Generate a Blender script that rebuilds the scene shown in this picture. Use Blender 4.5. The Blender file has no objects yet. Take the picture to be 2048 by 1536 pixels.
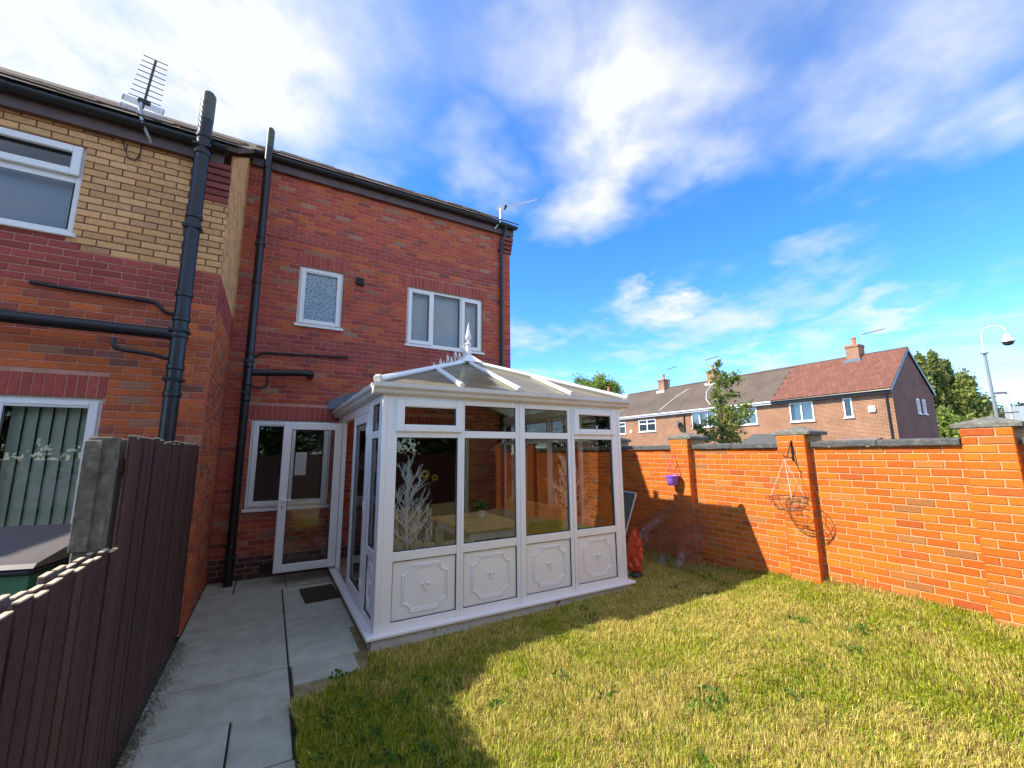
import bpy, math, random
import numpy as np
from mathutils import Vector, Matrix
random.seed(7); rng = np.random.default_rng(7)
S = bpy.context.scene
COL = S.collection
R = math.radians

# ------------------------------------------------------------------ camera
CAM = Vector((0, 0, 1.75))
FPX = 837.09                     # focal length in pixels of a 2048 wide picture
yaw, pitch, roll = R(29.718), R(9.374), R(-0.482)
fw = Vector((math.sin(yaw)*math.cos(pitch), math.cos(yaw)*math.cos(pitch), math.sin(pitch)))
r0 = Vector((math.cos(yaw), -math.sin(yaw), 0)); u0 = r0.cross(fw)
rt = math.cos(roll)*r0 + math.sin(roll)*u0; up = -math.sin(roll)*r0 + math.cos(roll)*u0
cd = bpy.data.cameras.new('camera'); cam = bpy.data.objects.new('camera', cd); COL.objects.link(cam)
cam.matrix_world = Matrix(((rt.x, up.x, -fw.x, CAM.x), (rt.y, up.y, -fw.y, CAM.y), (rt.z, up.z, -fw.z, CAM.z), (0, 0, 0, 1)))
cd.sensor_width = 36; cd.lens = FPX/2048*36; cd.clip_start = 0.05; cd.clip_end = 2000
S.camera = cam
def ray(x, y): return ((x-1024)/FPX)*rt - ((y-768)/FPX)*up + fw
def at(x, y, ax, v):
    d = ray(x, y); return CAM + d*((v-CAM[ax])/d[ax])
def proj(p):
    q = Vector(p)-CAM; w = q.dot(fw)
    return (1024+FPX*q.dot(rt)/w, 768-FPX*q.dot(up)/w, w)

# ------------------------------------------------------------------ light
SUNDIR = Vector((-1, .335, .97)).normalized()      # towards the sun
EL = math.asin(SUNDIR.z); AZ = math.atan2(SUNDIR.x, SUNDIR.y)
sd = bpy.data.lights.new('sun', 'SUN'); sd.energy = 2.75; sd.angle = R(0.5); sd.color = (1, .92, .76)
so = bpy.data.objects.new('sun', sd); COL.objects.link(so); so.location = (-20, 8, 30)
so.rotation_euler = (-SUNDIR).to_track_quat('-Z', 'Y').to_euler()
S.view_settings.view_transform = 'Standard'; S.view_settings.look = 'None'
S.view_settings.exposure = 1.62; S.view_settings.gamma = 1

W = bpy.data.worlds.new('World'); S.world = W; W.use_nodes = True
nt = W.node_tree; nt.nodes.clear()
def N(t, tp, **k):
    n = t.nodes.new(tp)
    for a, b in k.items(): setattr(n, a, b)
    return n
def math_(t, op, a, b=None, c=None, clamp=False):
    n = N(t, 'ShaderNodeMath', operation=op); n.use_clamp = clamp
    for i, v in enumerate((a, b, c)):
        if v is None: continue
        if isinstance(v, (int, float)): n.inputs[i].default_value = v
        else: t.links.new(v, n.inputs[i])
    return n.outputs[0]
def vmath(t, op, a, b=None):
    n = N(t, 'ShaderNodeVectorMath', operation=op)
    for i, v in enumerate((a, b)):
        if v is None: continue
        if isinstance(v, (tuple, Vector)): n.inputs[i].default_value = tuple(v)
        else: t.links.new(v, n.inputs[i])
    return n
def world():
    L = nt.links.new
    out = N(nt, 'ShaderNodeOutputWorld'); bg = N(nt, 'ShaderNodeBackground')
    sky = N(nt, 'ShaderNodeTexSky', sky_type='NISHITA', sun_disc=False)
    sky.sun_elevation = EL; sky.sun_rotation = AZ
    sky.altitude = 3500; sky.air_density = 1.15; sky.dust_density = .05; sky.ozone_density = 3.5
    hs = N(nt, 'ShaderNodeHueSaturation'); hs.inputs['Saturation'].default_value = 1.26
    hs.inputs['Value'].default_value = .95; hs.inputs['Hue'].default_value = .505
    L(sky.outputs[0], hs.inputs['Color'])
    tc = N(nt, 'ShaderNodeTexCoord')
    d = tc.outputs['Generated']
    sep = N(nt, 'ShaderNodeSeparateXYZ'); L(d, sep.inputs[0])
    zz = math_(nt, 'ADD', math_(nt, 'MAXIMUM', sep.outputs[2], 0.0), .16)
    cx = N(nt, 'ShaderNodeCombineXYZ')
    L(math_(nt, 'DIVIDE', sep.outputs[0], zz), cx.inputs[0]); L(math_(nt, 'DIVIDE', sep.outputs[1], zz), cx.inputs[1])
    def noise(scale, detail, rough, dist=0.0, vec=None):
        n = N(nt, 'ShaderNodeTexNoise'); n.inputs['Scale'].default_value = scale; n.inputs['Detail'].default_value = detail
        n.inputs['Roughness'].default_value = rough; n.inputs['Distortion'].default_value = dist
        L(vec or cx.outputs[0], n.inputs['Vector']); return n
    # wobble the direction so that cloud outlines are ragged
    n1 = noise(2.6, 4, .6)
    wob = vmath(nt, 'SUBTRACT', n1.outputs['Color'], (.5, .5, .5))
    s1 = N(nt, 'ShaderNodeVectorMath', operation='SCALE'); L(wob.outputs[0], s1.inputs[0]); s1.inputs['Scale'].default_value = .30
    dd = vmath(nt, 'ADD', d, s1.outputs[0]).outputs[0]
    FL = (1, 1, 2.6); ddf = vmath(nt, 'MULTIPLY', dd, FL).outputs[0]
    # cloud banks: centre direction, angular radius (radians), density, flattened?
    banks = [(40, 30, .50, .60, 0), (330, 60, .42, .50, 0), (620, 30, .36, .50, 0), (130, 260, .22, .30, 0), (520, 190, .20, .32, 0),
             (1000, 120, .15, .30, 0), (1150, 130, .22, .66, 0), (1300, 195, .21, .70, 0), (1440, 235, .15, .45, 0), (1210, 290, .17, .66, 0), (1150, 390, .13, .70, 0), (960, 370, .12, .50, 0),
             (1720, 190, .15, .34, 0), (1900, 110, .20, .45, 0),
             (1340, 604, .14, 1.1, 1), (1600, 562, .14, .42, 1), (1720, 620, .12, .75, 1), (1250, 722, .12, .45, 1), (1440, 735, .13, .40, 1), (1600, 712, .16, .62, 1), (1990, 695, .17, .5, 1)]
    # unseen cloud banks added behind the viewer to lift the shaded fronts
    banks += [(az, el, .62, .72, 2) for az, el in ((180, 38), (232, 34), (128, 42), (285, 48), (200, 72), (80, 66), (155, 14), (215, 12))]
    tot = None
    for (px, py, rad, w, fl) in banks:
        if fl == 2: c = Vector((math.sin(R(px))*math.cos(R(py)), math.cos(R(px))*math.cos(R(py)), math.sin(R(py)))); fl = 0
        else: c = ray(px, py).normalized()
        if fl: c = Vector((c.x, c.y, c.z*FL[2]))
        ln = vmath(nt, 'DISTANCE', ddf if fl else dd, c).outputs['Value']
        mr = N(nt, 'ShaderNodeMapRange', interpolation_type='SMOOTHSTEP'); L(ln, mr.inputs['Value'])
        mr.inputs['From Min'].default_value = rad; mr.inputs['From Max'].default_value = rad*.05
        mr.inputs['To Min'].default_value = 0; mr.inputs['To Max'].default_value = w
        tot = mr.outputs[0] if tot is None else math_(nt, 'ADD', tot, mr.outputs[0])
    # loose cloud all round the sky
    g = noise(1.2, 4, .6)
    gm = N(nt, 'ShaderNodeMapRange', interpolation_type='SMOOTHSTEP'); L(g.outputs['Fac'], gm.inputs['Value'])
    gm.inputs['From Min'].default_value = .48; gm.inputs['From Max'].default_value = .68; gm.inputs['To Max'].default_value = .80
    fb = noise(4.5, 6, .62, .3)
    fm = N(nt, 'ShaderNodeMapRange'); L(fb.outputs['Fac'], fm.inputs['Value'])
    fm.inputs['From Min'].default_value = .28; fm.inputs['From Max'].default_value = .66; fm.inputs['To Min'].default_value = .48; fm.inputs['To Max'].default_value = 1.08
    cover = math_(nt, 'MULTIPLY', math_(nt, 'MAXIMUM', tot, gm.outputs[0]), fm.outputs[0])
    cover = math_(nt, 'MINIMUM', cover, .96)
    mix = N(nt, 'ShaderNodeMixRGB'); L(cover, mix.inputs['Fac']); L(hs.outputs[0], mix.inputs['Color1'])
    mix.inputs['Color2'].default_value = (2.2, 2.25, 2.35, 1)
    L(mix.outputs[0], bg.inputs['Color']); bg.inputs['Strength'].default_value = .15
    W.cycles.sampling_method = 'MANUAL'; W.cycles.sample_map_resolution = 512
    L(bg.outputs[0], out.inputs[0])
world()

# ------------------------------------------------------------------ materials
MATS = {}
def mat(name, col=(.5, .5, .5), rough=.6, var=.0, vscale=8, bump=0.0, bscale=60, metal=0, spec=.5, attr=False, detail=5, stain=None, coat=0, trans=0):
    """principled with value noise, optional per-piece colour attribute, bump, and stain (colour, scale, lo, hi)"""
    if name in MATS: return MATS[name]
    m = bpy.data.materials.new(name); m.use_nodes = True; t = m.node_tree; L = t.links.new
    b = t.nodes['Principled BSDF']; b.inputs['Roughness'].default_value = rough; b.inputs['Metallic'].default_value = metal
    b.inputs['Specular IOR Level'].default_value = spec
    if coat: b.inputs['Coat Weight'].default_value = coat
    tc = N(t, 'ShaderNodeTexCoord'); geo = N(t, 'ShaderNodeNewGeometry'); vec = geo.outputs['Position']
    if attr:
        a = N(t, 'ShaderNodeAttribute', attribute_name='col'); cur = a.outputs['Color']
    else:
        rgb = N(t, 'ShaderNodeRGB'); rgb.outputs[0].default_value = (*col, 1); cur = rgb.outputs[0]
    def noise(sc, det=5, r=.6):
        n = N(t, 'ShaderNodeTexNoise'); L(vec, n.inputs['Vector']); n.inputs['Scale'].default_value = sc; n.inputs['Detail'].default_value = det; n.inputs['Roughness'].default_value = r
        return n.outputs['Fac']
    if var:
        mr = N(t, 'ShaderNodeMapRange'); L(noise(vscale, detail), mr.inputs['Value'])
        mr.inputs['From Min'].default_value = .3; mr.inputs['From Max'].default_value = .7
        mr.inputs['To Min'].default_value = 1-var; mr.inputs['To Max'].default_value = 1+var
        mx = N(t, 'ShaderNodeMixRGB', blend_type='MULTIPLY'); mx.inputs['Fac'].default_value = 1
        L(cur, mx.inputs['Color1']); L(mr.outputs[0], mx.inputs['Color2']); cur = mx.outputs[0]
    if stain:
        sc, ssc, lo, hi, amt = stain
        mr = N(t, 'ShaderNodeMapRange', interpolation_type='SMOOTHSTEP'); L(noise(ssc, 7, .65), mr.inputs['Value'])
        mr.inputs['From Min'].default_value = lo; mr.inputs['From Max'].default_value = hi; mr.inputs['To Max'].default_value = amt
        mx = N(t, 'ShaderNodeMixRGB'); L(mr.outputs[0], mx.inputs['Fac']); L(cur, mx.inputs['Color1']); mx.inputs['Color2'].default_value = (*sc, 1); cur = mx.outputs[0]
    L(cur, b.inputs['Base Color'])
    if bump:
        bp = N(t, 'ShaderNodeBump'); bp.inputs['Strength'].default_value = bump; bp.inputs['Distance'].default_value = .01
        L(noise(bscale, 6), bp.inputs['Height']); L(bp.outputs[0], b.inputs['Normal'])
    MATS[name] = m; return m
def glass(name, tint=(.9, .95, .93), refl=1.0, ior=1.5, rough=.0, frost=None):
    """thin sheet of glass: see-through plus mirror reflection by Fresnel"""
    m = bpy.data.materials.new(name); m.use_nodes = True; t = m.node_tree; t.nodes.clear(); L = t.links.new
    o = N(t, 'ShaderNodeOutputMaterial'); tr = N(t, 'ShaderNodeBsdfTransparent'); tr.inputs[0].default_value = (*tint, 1)
    gl = N(t, 'ShaderNodeBsdfGlossy'); gl.inputs['Roughness'].default_value = rough
    fr = N(t, 'ShaderNodeFresnel'); fr.inputs[0].default_value = ior
    f = math_(t, 'MULTIPLY', fr.outputs[0], refl, clamp=True)
    geo = N(t, 'ShaderNodeNewGeometry'); ns = N(t, 'ShaderNodeTexNoise'); L(geo.outputs['Position'], ns.inputs['Vector']); ns.inputs['Scale'].default_value = 2.2
    bp = N(t, 'ShaderNodeBump'); bp.inputs['Strength'].default_value = .02; bp.inputs['Distance'].default_value = .02
    L(ns.outputs['Fac'], bp.inputs['Height']); L(bp.outputs[0], gl.inputs['Normal'])
    ms = N(t, 'ShaderNodeMixShader'); L(f, ms.inputs[0])
    base = tr.outputs[0]
    if frost:
        df = N(t, 'ShaderNodeBsdfDiffuse'); df.inputs[0].default_value = (*frost[0], 1)
        tl = N(t, 'ShaderNodeBsdfTranslucent'); tl.inputs[0].default_value = (*frost[0], 1)
        m0 = N(t, 'ShaderNodeMixShader'); m0.inputs[0].default_value = frost[2]; L(df.outputs[0], m0.inputs[1]); L(tl.outputs[0], m0.inputs[2])
        m1 = N(t, 'ShaderNodeMixShader'); L(base, m1.inputs[1]); L(m0.outputs[0], m1.inputs[2]); m1.inputs[0].default_value = frost[1]
        if len(frost) > 3:    # dirt that lies thicker in places
            n2 = N(t, 'ShaderNodeTexNoise'); L(geo.outputs['Position'], n2.inputs['Vector']); n2.inputs['Scale'].default_value = frost[3]; n2.inputs['Detail'].default_value = 7
            mr = N(t, 'ShaderNodeMapRange'); L(n2.outputs['Fac'], mr.inputs['Value']); mr.inputs['From Min'].default_value = .3; mr.inputs['From Max'].default_value = .7
            mr.inputs['To Min'].default_value = frost[1]-.2; mr.inputs['To Max'].default_value = min(1, frost[1]+.2); L(mr.outputs[0], m1.inputs[0])
        base = m1.outputs[0]
    L(base, ms.inputs[1]); L(gl.outputs[0], ms.inputs[2]); L(ms.outputs[0], o.inputs[0])
    MATS[name] = m; return m
M_brick = mat('brick', attr=True, rough=.82, var=.16, vscale=38, bump=.35, bscale=160, spec=.3, stain=((.16, .10, .08), 3.1, .56, .80, .28))
M_gbrick = mat('garden_brick', attr=True, rough=.85, var=.13, vscale=55, bump=.4, bscale=150, spec=.25, stain=((.62, .40, .24), 2.3, .60, .82, .22))
M_mortar = mat('mortar_pink', (.56, .29, .215), .95, .18, 14, .5, 120, stain=((.25, .14, .11), 1.4, .5, .75, .5))
M_mortar_d = mat('mortar_brown', (.13, .055, .045), .95, .2, 14, .5, 120)
M_mortar_g = mat('mortar_cream', (.58, .36, .20), .95, .18, 20, .5, 120, stain=((.42, .25, .15), 2, .5, .75, .4))
M_upvc = mat('white_upvc', (.88, .88, .86), .32, .02, 3, stain=((.68, .67, .62), 2.2, .58, .85, .25))
M_gask = mat('black_gasket', (.012, .012, .014), .6)
M_black = mat('black_plastic', (.012, .013, .016), .33, .2, 6, stain=((.06, .06, .055), 7, .55, .8, .5))
M_gutter = mat('black_gutter', (.016, .016, .018), .4, .2, 5, stain=((.07, .075, .06), 6, .55, .8, .5))
M_fascia = mat('brown_fascia', (.12, .078, .075), .6, .2, 9, .2, 40, stain=((.17, .13, .11), 8, .6, .8, .5))
M_roof = mat('brown_tile', (.105, .07, .05), .95, .35, 16, .8, 50, stain=((.14, .12, .06), 5, .5, .7, .6))
M_glass = glass('window_glass', (.95, .97, .96), 1.15, 1.52)
M_cglass = glass('conservatory_glass', (.97, .985, .975), .95, 1.52)
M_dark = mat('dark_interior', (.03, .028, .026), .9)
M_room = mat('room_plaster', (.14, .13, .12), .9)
M_blind = mat('pale_blind', (.74, .80, .84), .8, .05, 3)
M_blind_l = mat('cream_blind', (.80, .84, .72), .8, .06, 3)
M_metal = mat('galvanised_steel', (.45, .46, .46), .42, .2, 20, metal=.8)
M_alu = mat('aluminium', (.7, .71, .72), .35, metal=.9)
M_rust = mat('dull_brown_metal', (.10, .075, .065), .55, .3, 40, metal=.4)
M_lead = mat('lead_sheet', (.13, .16, .21), .5, .2, 10, .2, 20, metal=.2)
M_conc = mat('paving_concrete', attr=True, rough=.9, var=.16, vscale=6, bump=.35, bscale=90, stain=((.25, .26, .20), 2.2, .50, .74, .6))
M_joint = mat('joint_soil', (.04, .036, .028), 1, .3, 30, .6, 60)
M_cope = mat('coping_concrete', (.085, .088, .088), .92, .3, 18, .6, 70, stain=((.24, .23, .19), 9, .55, .75, .7))
M_cap = mat('cap_concrete', (.16, .155, .135), .95, .35, 22, .8, 70, stain=((.36, .33, .24), 11, .52, .72, .7))
M_soil = mat('lawn_soil', (.26, .21, .10), 1, .4, 9, .6, 50)
M_ground = mat('ground', (.07, .068, .06), 1, .3, 1.5, .3, 20)
M_asph = mat('asphalt', (.05, .05, .052), .95, .2, 4, .4, 90)
M_grass = mat('grass_blades', attr=True, rough=.75, spec=.15)
M_leaf = mat('leaves', attr=True, rough=.6, spec=.25)
for _m, _k in ((M_grass, .45), (M_leaf, .45)):          # thin leaves let light through
    t = _m.node_tree; b = t.nodes['Principled BSDF']; o = t.nodes['Material Output']
    tl = N(t, 'ShaderNodeBsdfTranslucent'); ms = N(t, 'ShaderNodeMixShader'); ms.inputs[0].default_value = _k
    t.links.new(b.inputs['Base Color'].links[0].from_socket, tl.inputs[0])
    t.links.new(b.outputs[0], ms.inputs[1]); t.links.new(tl.outputs[0], ms.inputs[2]); t.links.new(ms.outputs[0], o.inputs[0])
M_bark = mat('bark', (.12, .09, .065), .95, .35, 14, .8, 40)
M_fence = mat('brown_stain_wood', attr=True, rough=.62, var=.25, vscale=22, bump=.4, bscale=60, spec=.35)
M_oldwood = mat('weathered_wood', (.15, .13, .10), .95, .4, 16, .9, 45, stain=((.36, .34, .29), 8, .55, .72, .6))
M_poly = glass('polycarbonate', (.80, .78, .70), .45, 1.45, .15, ((.60, .53, .37), .82, .70, 3.0))
M_white = mat('white_paint', (.78, .78, .76), .5, .06, 5, stain=((.42, .40, .36), 6, .60, .85, .5))
M_plinth = mat('painted_plinth', (.66, .66, .62), .8, .12, 9, .5, 30, stain=((.16, .13, .09), 9, .56, .70, .85))

# ------------------------------------------------------------------ mesh builder
class MB:
    def __init__(s): s.v = []; s.f = []; s.c = []; s.cur = None
    def add(s, vs, fs):
        o = len(s.v); s.v += [tuple(p) for p in vs]
        for f in fs: s.f.append(tuple(i+o for i in f)); s.c.append(s.cur)
        return s
    def quad(s, a, b, c, d): return s.add((a, b, c, d), ((0, 1, 2, 3),))
    def box(s, x0, x1, y0, y1, z0, z1, M=None, ch=0):
        if x0 > x1: x0, x1 = x1, x0
        if y0 > y1: y0, y1 = y1, y0
        if z0 > z1: z0, z1 = z1, z0
        if ch:      # chamfered: three shells
            ch = min(ch, (x1-x0)/2.2, (y1-y0)/2.2, (z1-z0)/2.2)
            vs = []; fs = []
            X = (x0, x1); Y = (y0, y1); Z = (z0, z1); sg = (1, -1)
            idx = {}
            for i in (0, 1):
                for j in (0, 1):
                    for k in (0, 1):
                        for a in range(3):
                            p = [X[i], Y[j], Z[k]]
                            off = [sg[i]*ch, sg[j]*ch, sg[k]*ch]
                            for q in range(3):
                                if q != a: p[q] += off[q]
                            idx[i, j, k, a] = len(vs); vs.append(p)
            for a in range(3):
                b, c = [q for q in range(3) if q != a]
                for e in (0, 1):
                    loop = []
                    for (m, n) in ((0, 0), (1, 0), (1, 1), (0, 1)):
                        key = [0, 0, 0]; key[a] = e; key[b] = m; key[c] = n; loop.append(idx[(*key, a)])
                    fs.append(tuple(loop))
                for m in (0, 1):
                    for n in (0, 1):     # chamfer strip along axis a
                        k0 = [0, 0, 0]; k0[b] = m; k0[c] = n; k1 = list(k0); k1[a] = 1
                        fs.append((idx[(*k0, b)], idx[(*k1, b)], idx[(*k1, c)], idx[(*k0, c)]))
            for i in (0, 1):
                for j in (0, 1):
                    for k in (0, 1): fs.append((idx[i, j, k, 0], idx[i, j, k, 1], idx[i, j, k, 2]))
        else:
            vs = [(x, y, z) for x in (x0, x1) for y in (y0, y1) for z in (z0, z1)]
            fs = ((0, 1, 3, 2), (4, 6, 7, 5), (0, 4, 5, 1), (2, 3, 7, 6), (0, 2, 6, 4), (1, 5, 7, 3))
        if M is not None: vs = [M @ Vector(p) for p in vs]
        return s.add(vs, fs)
    def bar(s, a, b, w, h, upv=(0, 0, 1), ch=0):
        a = Vector(a); b = Vector(b); d = (b-a); l = d.length; d.normalize()
        upv = Vector(upv); sx = d.cross(upv)
        if sx.length < 1e-4: sx = d.cross(Vector((1, 0, 0)))
        sx.normalize(); uz = sx.cross(d)
        M = Matrix(((sx.x, d.x, uz.x, a.x), (sx.y, d.y, uz.y, a.y), (sx.z, d.z, uz.z, a.z), (0, 0, 0, 1)))
        return s.box(-w/2, w/2, 0, l, -h/2, h/2, M, ch)
    def tube(s, pts, r, n=10, cap=True, closed=False):
        pts = [Vector(p) for p in pts]; m = len(pts)
        rr = r if isinstance(r, (list, tuple)) else [r]*m
        o = len(s.v); prev = None
        for i, p in enumerate(pts):
            if closed: d = pts[(i+1) % m]-pts[i-1]
            else: d = pts[min(i+1, m-1)]-pts[max(i-1, 0)]
            if d.length < 1e-9: d = Vector((0, 0, 1))
            d.normalize()
            if prev is None:
                q = Vector((0, 0, 1)) if abs(d.z) < .9 else Vector((1, 0, 0)); x = d.cross(q).normalized()
            else:
                x = prev-d*prev.dot(d)
                x = x.normalized() if x.length > 1e-6 else d.orthogonal().normalized()
            prev = x; y = d.cross(x)
            for k in range(n):
                a = 2*math.pi*k/n; s.v.append(tuple(p+(x*math.cos(a)+y*math.sin(a))*rr[i]))
        for i in range(m if closed else m-1):
            for k in range(n):
                a = o+i*n+k; b = o+i*n+(k+1) % n; j = (i+1) % m
                s.f.append((a, b, o+j*n+(k+1) % n, o+j*n+k)); s.c.append(s.cur)
        if cap and not closed:
            s.f.append(tuple(o+k for k in range(n))[::-1]); s.c.append(s.cur)
            s.f.append(tuple(o+(m-1)*n+k for k in range(n))); s.c.append(s.cur)
        return s
    def lathe(s, prof, c=(0, 0, 0), n=16):
        o = len(s.v)
        for (r, z) in prof:
            for k in range(n):
                a = 2*math.pi*k/n; s.v.append((c[0]+r*math.cos(a), c[1]+r*math.sin(a), c[2]+z))
        for i in range(len(prof)-1):
            for k in range(n):
                s.f.append((o+i*n+k, o+i*n+(k+1) % n, o+(i+1)*n+(k+1) % n, o+(i+1)*n+k)); s.c.append(s.cur)
        return s
    def prism(s, poly, a, b, fn):
        """extrude polygon (p,q) from a to b; fn(p,q,t)->xyz"""
        n = len(poly); vs = [fn(p, q, a) for p, q in poly]+[fn(p, q, b) for p, q in poly]
        fs = [tuple(range(n))[::-1], tuple(range(n, 2*n))]+[(i, (i+1) % n, n+(i+1) % n, n+i) for i in range(n)]
        return s.add(vs, fs)
    def mesh(s, name, m=None, smooth=False):
        me = bpy.data.meshes.new(name); me.from_pydata(s.v, [], s.f)
        if any(c is not None for c in s.c):
            at_ = me.color_attributes.new('col', 'FLOAT_COLOR', 'CORNER')
            arr = np.repeat(np.array([(*(c or (.5, .5, .5)), 1) for c in s.c], dtype=np.float32), [len(f) for f in s.f], axis=0)
            at_.data.foreach_set('color', arr.ravel())
        if m: me.materials.append(m)
        if smooth:
            me.polygons.foreach_set('use_smooth', [True]*len(me.polygons)); me.set_sharp_from_angle(angle=R(40))
        me.update(); return me
    def obj(s, name, m, parent=None, smooth=False):
        o = bpy.data.objects.new(name, s.mesh(name, m, smooth)); COL.objects.link(o)
        if parent: o.parent = parent
        return o
def tag(o, label=None, cat=None, group=None, kind=None):
    if label: o['label'] = label
    if cat: o['category'] = cat
    if group: o['group'] = group
    if kind: o['kind'] = kind
    return o
def thing(name, label, cat, group=None, loc=(0, 0, 0)):
    o = bpy.data.objects.new(name, None); COL.objects.link(o); o.empty_display_size = .2
    o.location = loc
    return tag(o, label, cat, group)
def big_mesh(name, verts, faces, cols, m, parent=None):
    """numpy mesh: verts (n,3), faces (k,3|4) indices, per-face colours"""
    me = bpy.data.meshes.new(name); nf, w = faces.shape
    me.vertices.add(len(verts)); me.vertices.foreach_set('co', verts.astype(np.float32).ravel())
    me.loops.add(nf*w); me.loops.foreach_set('vertex_index', faces.astype(np.int32).ravel())
    me.polygons.add(nf); me.polygons.foreach_set('loop_start', np.arange(0, nf*w, w, dtype=np.int32))
    me.update(calc_edges=True)
    a = me.color_attributes.new('col', 'FLOAT_COLOR', 'CORNER')
    c = np.concatenate([cols, np.ones((nf, 1))], 1).astype(np.float32)
    a.data.foreach_set('color', np.repeat(c, w, axis=0).ravel())
    me.materials.append(m); me.validate()
    o = bpy.data.objects.new(name, me); COL.objects.link(o)
    if parent: o.parent = parent
    return o
def circ(n, r, c=(0, 0), a0=0, a1=2*math.pi):
    return [(c[0]+r*math.cos(a0+(a1-a0)*i/n), c[1]+r*math.sin(a0+(a1-a0)*i/n)) for i in range(n)]

# ------------------------------------------------------------------ brickwork
BL, BH, MJ = .215, .065, .010
def shade(c, k): return tuple(min(1, x*k) for x in c)
def pick(pal):
    r = random.random()*sum(w for w, _ in pal)
    for w, c in pal:
        r -= w
        if r <= 0: return c
    return pal[-1][1]
P_red = [(5, (.47, .092, .056)), (3, (.53, .125, .050)), (2.4, (.39, .080, .060)), (.6, (.30, .085, .068)), (.8, (.41, .165, .10)), (.4, (.36, .20, .135))]
P_redp = [(1, (.38, .080, .066)), (1, (.345, .072, .060)), (.6, (.41, .09, .066))]
P_sold = [(1, (.42, .088, .070)), (1, (.385, .078, .064))]
P_orange = [(4, (.56, .140, .045)), (3, (.48, .112, .050)), (1.2, (.35, .095, .062)), (.8, (.38, .175, .10)), (.6, (.26, .10, .078))]
P_buff = [(4, (.72, .40, .175)), (3, (.67, .36, .15)), (1, (.76, .45, .20)), (.35, (.56, .29, .14))]
P_wall = [(5, (.58, .135, .014)), (3, (.53, .118, .014)), (2, (.62, .165, .016)), (1.0, (.46, .10, .02)), (.8, (.48, .165, .035)), (.35, (.38, .15, .045))]
SHADES = (.88, 1.0, 1.10)
def lay(u0, u1, z0, z1, holes, pal, off=0.0, bond=.5, course=.075, phase=0.0):
    """running bond: list of (ua,ub,za,zb,colour); pal(u,z)->palette"""
    out = []; k = 0; n = int(round((z1-z0)/course))
    for k in range(n):
        za = z0+k*course+MJ/2; zb = za+course-MJ
        u = u0-(.225*bond if k % 2 else 0)-phase
        while u < u1:
            segs = [(max(u+MJ/2, u0), min(u+.225-MJ/2, u1))]; u += .225
            for (h0, h1, g0, g1) in holes:
                if zb <= g0+.02 or za >= g1-.02: continue
                ns = []
                for a, b in segs:
                    if b <= h0 or a >= h1: ns.append((a, b))
                    else:
                        if a < h0: ns.append((a, h0))
                        if b > h1: ns.append((h1, b))
                segs = ns
            for a, b in segs:
                if b-a > .02:
                    out.append((a, b, za, zb, shade(pick(pal((a+b)/2, (za+zb)/2)), random.choice(SHADES))))
    return out
def brick_mb(mb, T, a, b, za, zb, proud, back, ch=.004):
    """one chamfered brick; T(u,d,z)->xyz with d outward from the mortar face"""
    p = proud
    vs = [T(a, -back, za), T(b, -back, za), T(b, -back, zb), T(a, -back, zb),
          T(a, p-ch, za), T(b, p-ch, za), T(b, p-ch, zb), T(a, p-ch, zb),
          T(a+ch, p, za+ch), T(b-ch, p, za+ch), T(b-ch, p, zb-ch), T(a+ch, p, zb-ch)]
    fs = [(8, 9, 10, 11)]
    for i in range(4):
        j = (i+1) % 4; fs += [(4+i, 4+j, 8+j, 8+i), (i, j, 4+j, 4+i)]
    mb.add(vs, fs)
def put_bricks(walls, parent, limit, m, visible=lambda p: True):
    """walls: list of (bricks, T). The nearest `limit` in view become objects, the rest one stuff mesh."""
    allb = []
    for bricks, T in walls:
        for b in bricks:
            c = Vector(T((b[0]+b[1])/2, 0, (b[2]+b[3])/2)); x, y, w = proj(c)
            vis = w > 0 and -20 < x < 2068 and -20 < y < 1556 and visible(c)
            e0 = proj(T(b[0], 0, b[2])); e1 = proj(T(b[1], 0, b[3]))
            size = abs(e1[0]-e0[0])*abs(e1[1]-e0[1]) if vis else -1
            allb.append((size, b, T))
    allb.sort(key=lambda q: -q[0])
    cache = {}; rest = MB()
    for i, (sz, b, T) in enumerate(allb):
        pr = random.uniform(.0055, .0085)
        if i < limit and sz > 0:
            L_ = round(b[1]-b[0], 3); H_ = round(b[3]-b[2], 3); key = (id(T), L_, H_, b[4])
            c = Vector(T((b[0]+b[1])/2, 0, (b[2]+b[3])/2))
            if key not in cache:
                mb = MB(); mb.cur = b[4]; o0 = Vector(T(0, 0, 0))
                brick_mb(mb, lambda u, d, z: Vector(T(u, d, z))-o0, -L_/2, L_/2, -H_/2, H_/2, pr, .03)
                cache[key] = mb.mesh('brick', m)
            o = bpy.data.objects.new('brick', cache[key]); COL.objects.link(o); o.location = c; o.parent = parent
        else:
            rest.cur = b[4]; brick_mb(rest, T, b[0], b[1], b[2], b[3], pr, .012)
    if rest.v: tag(rest.obj('brickwork', m, parent), kind='stuff')
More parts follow.
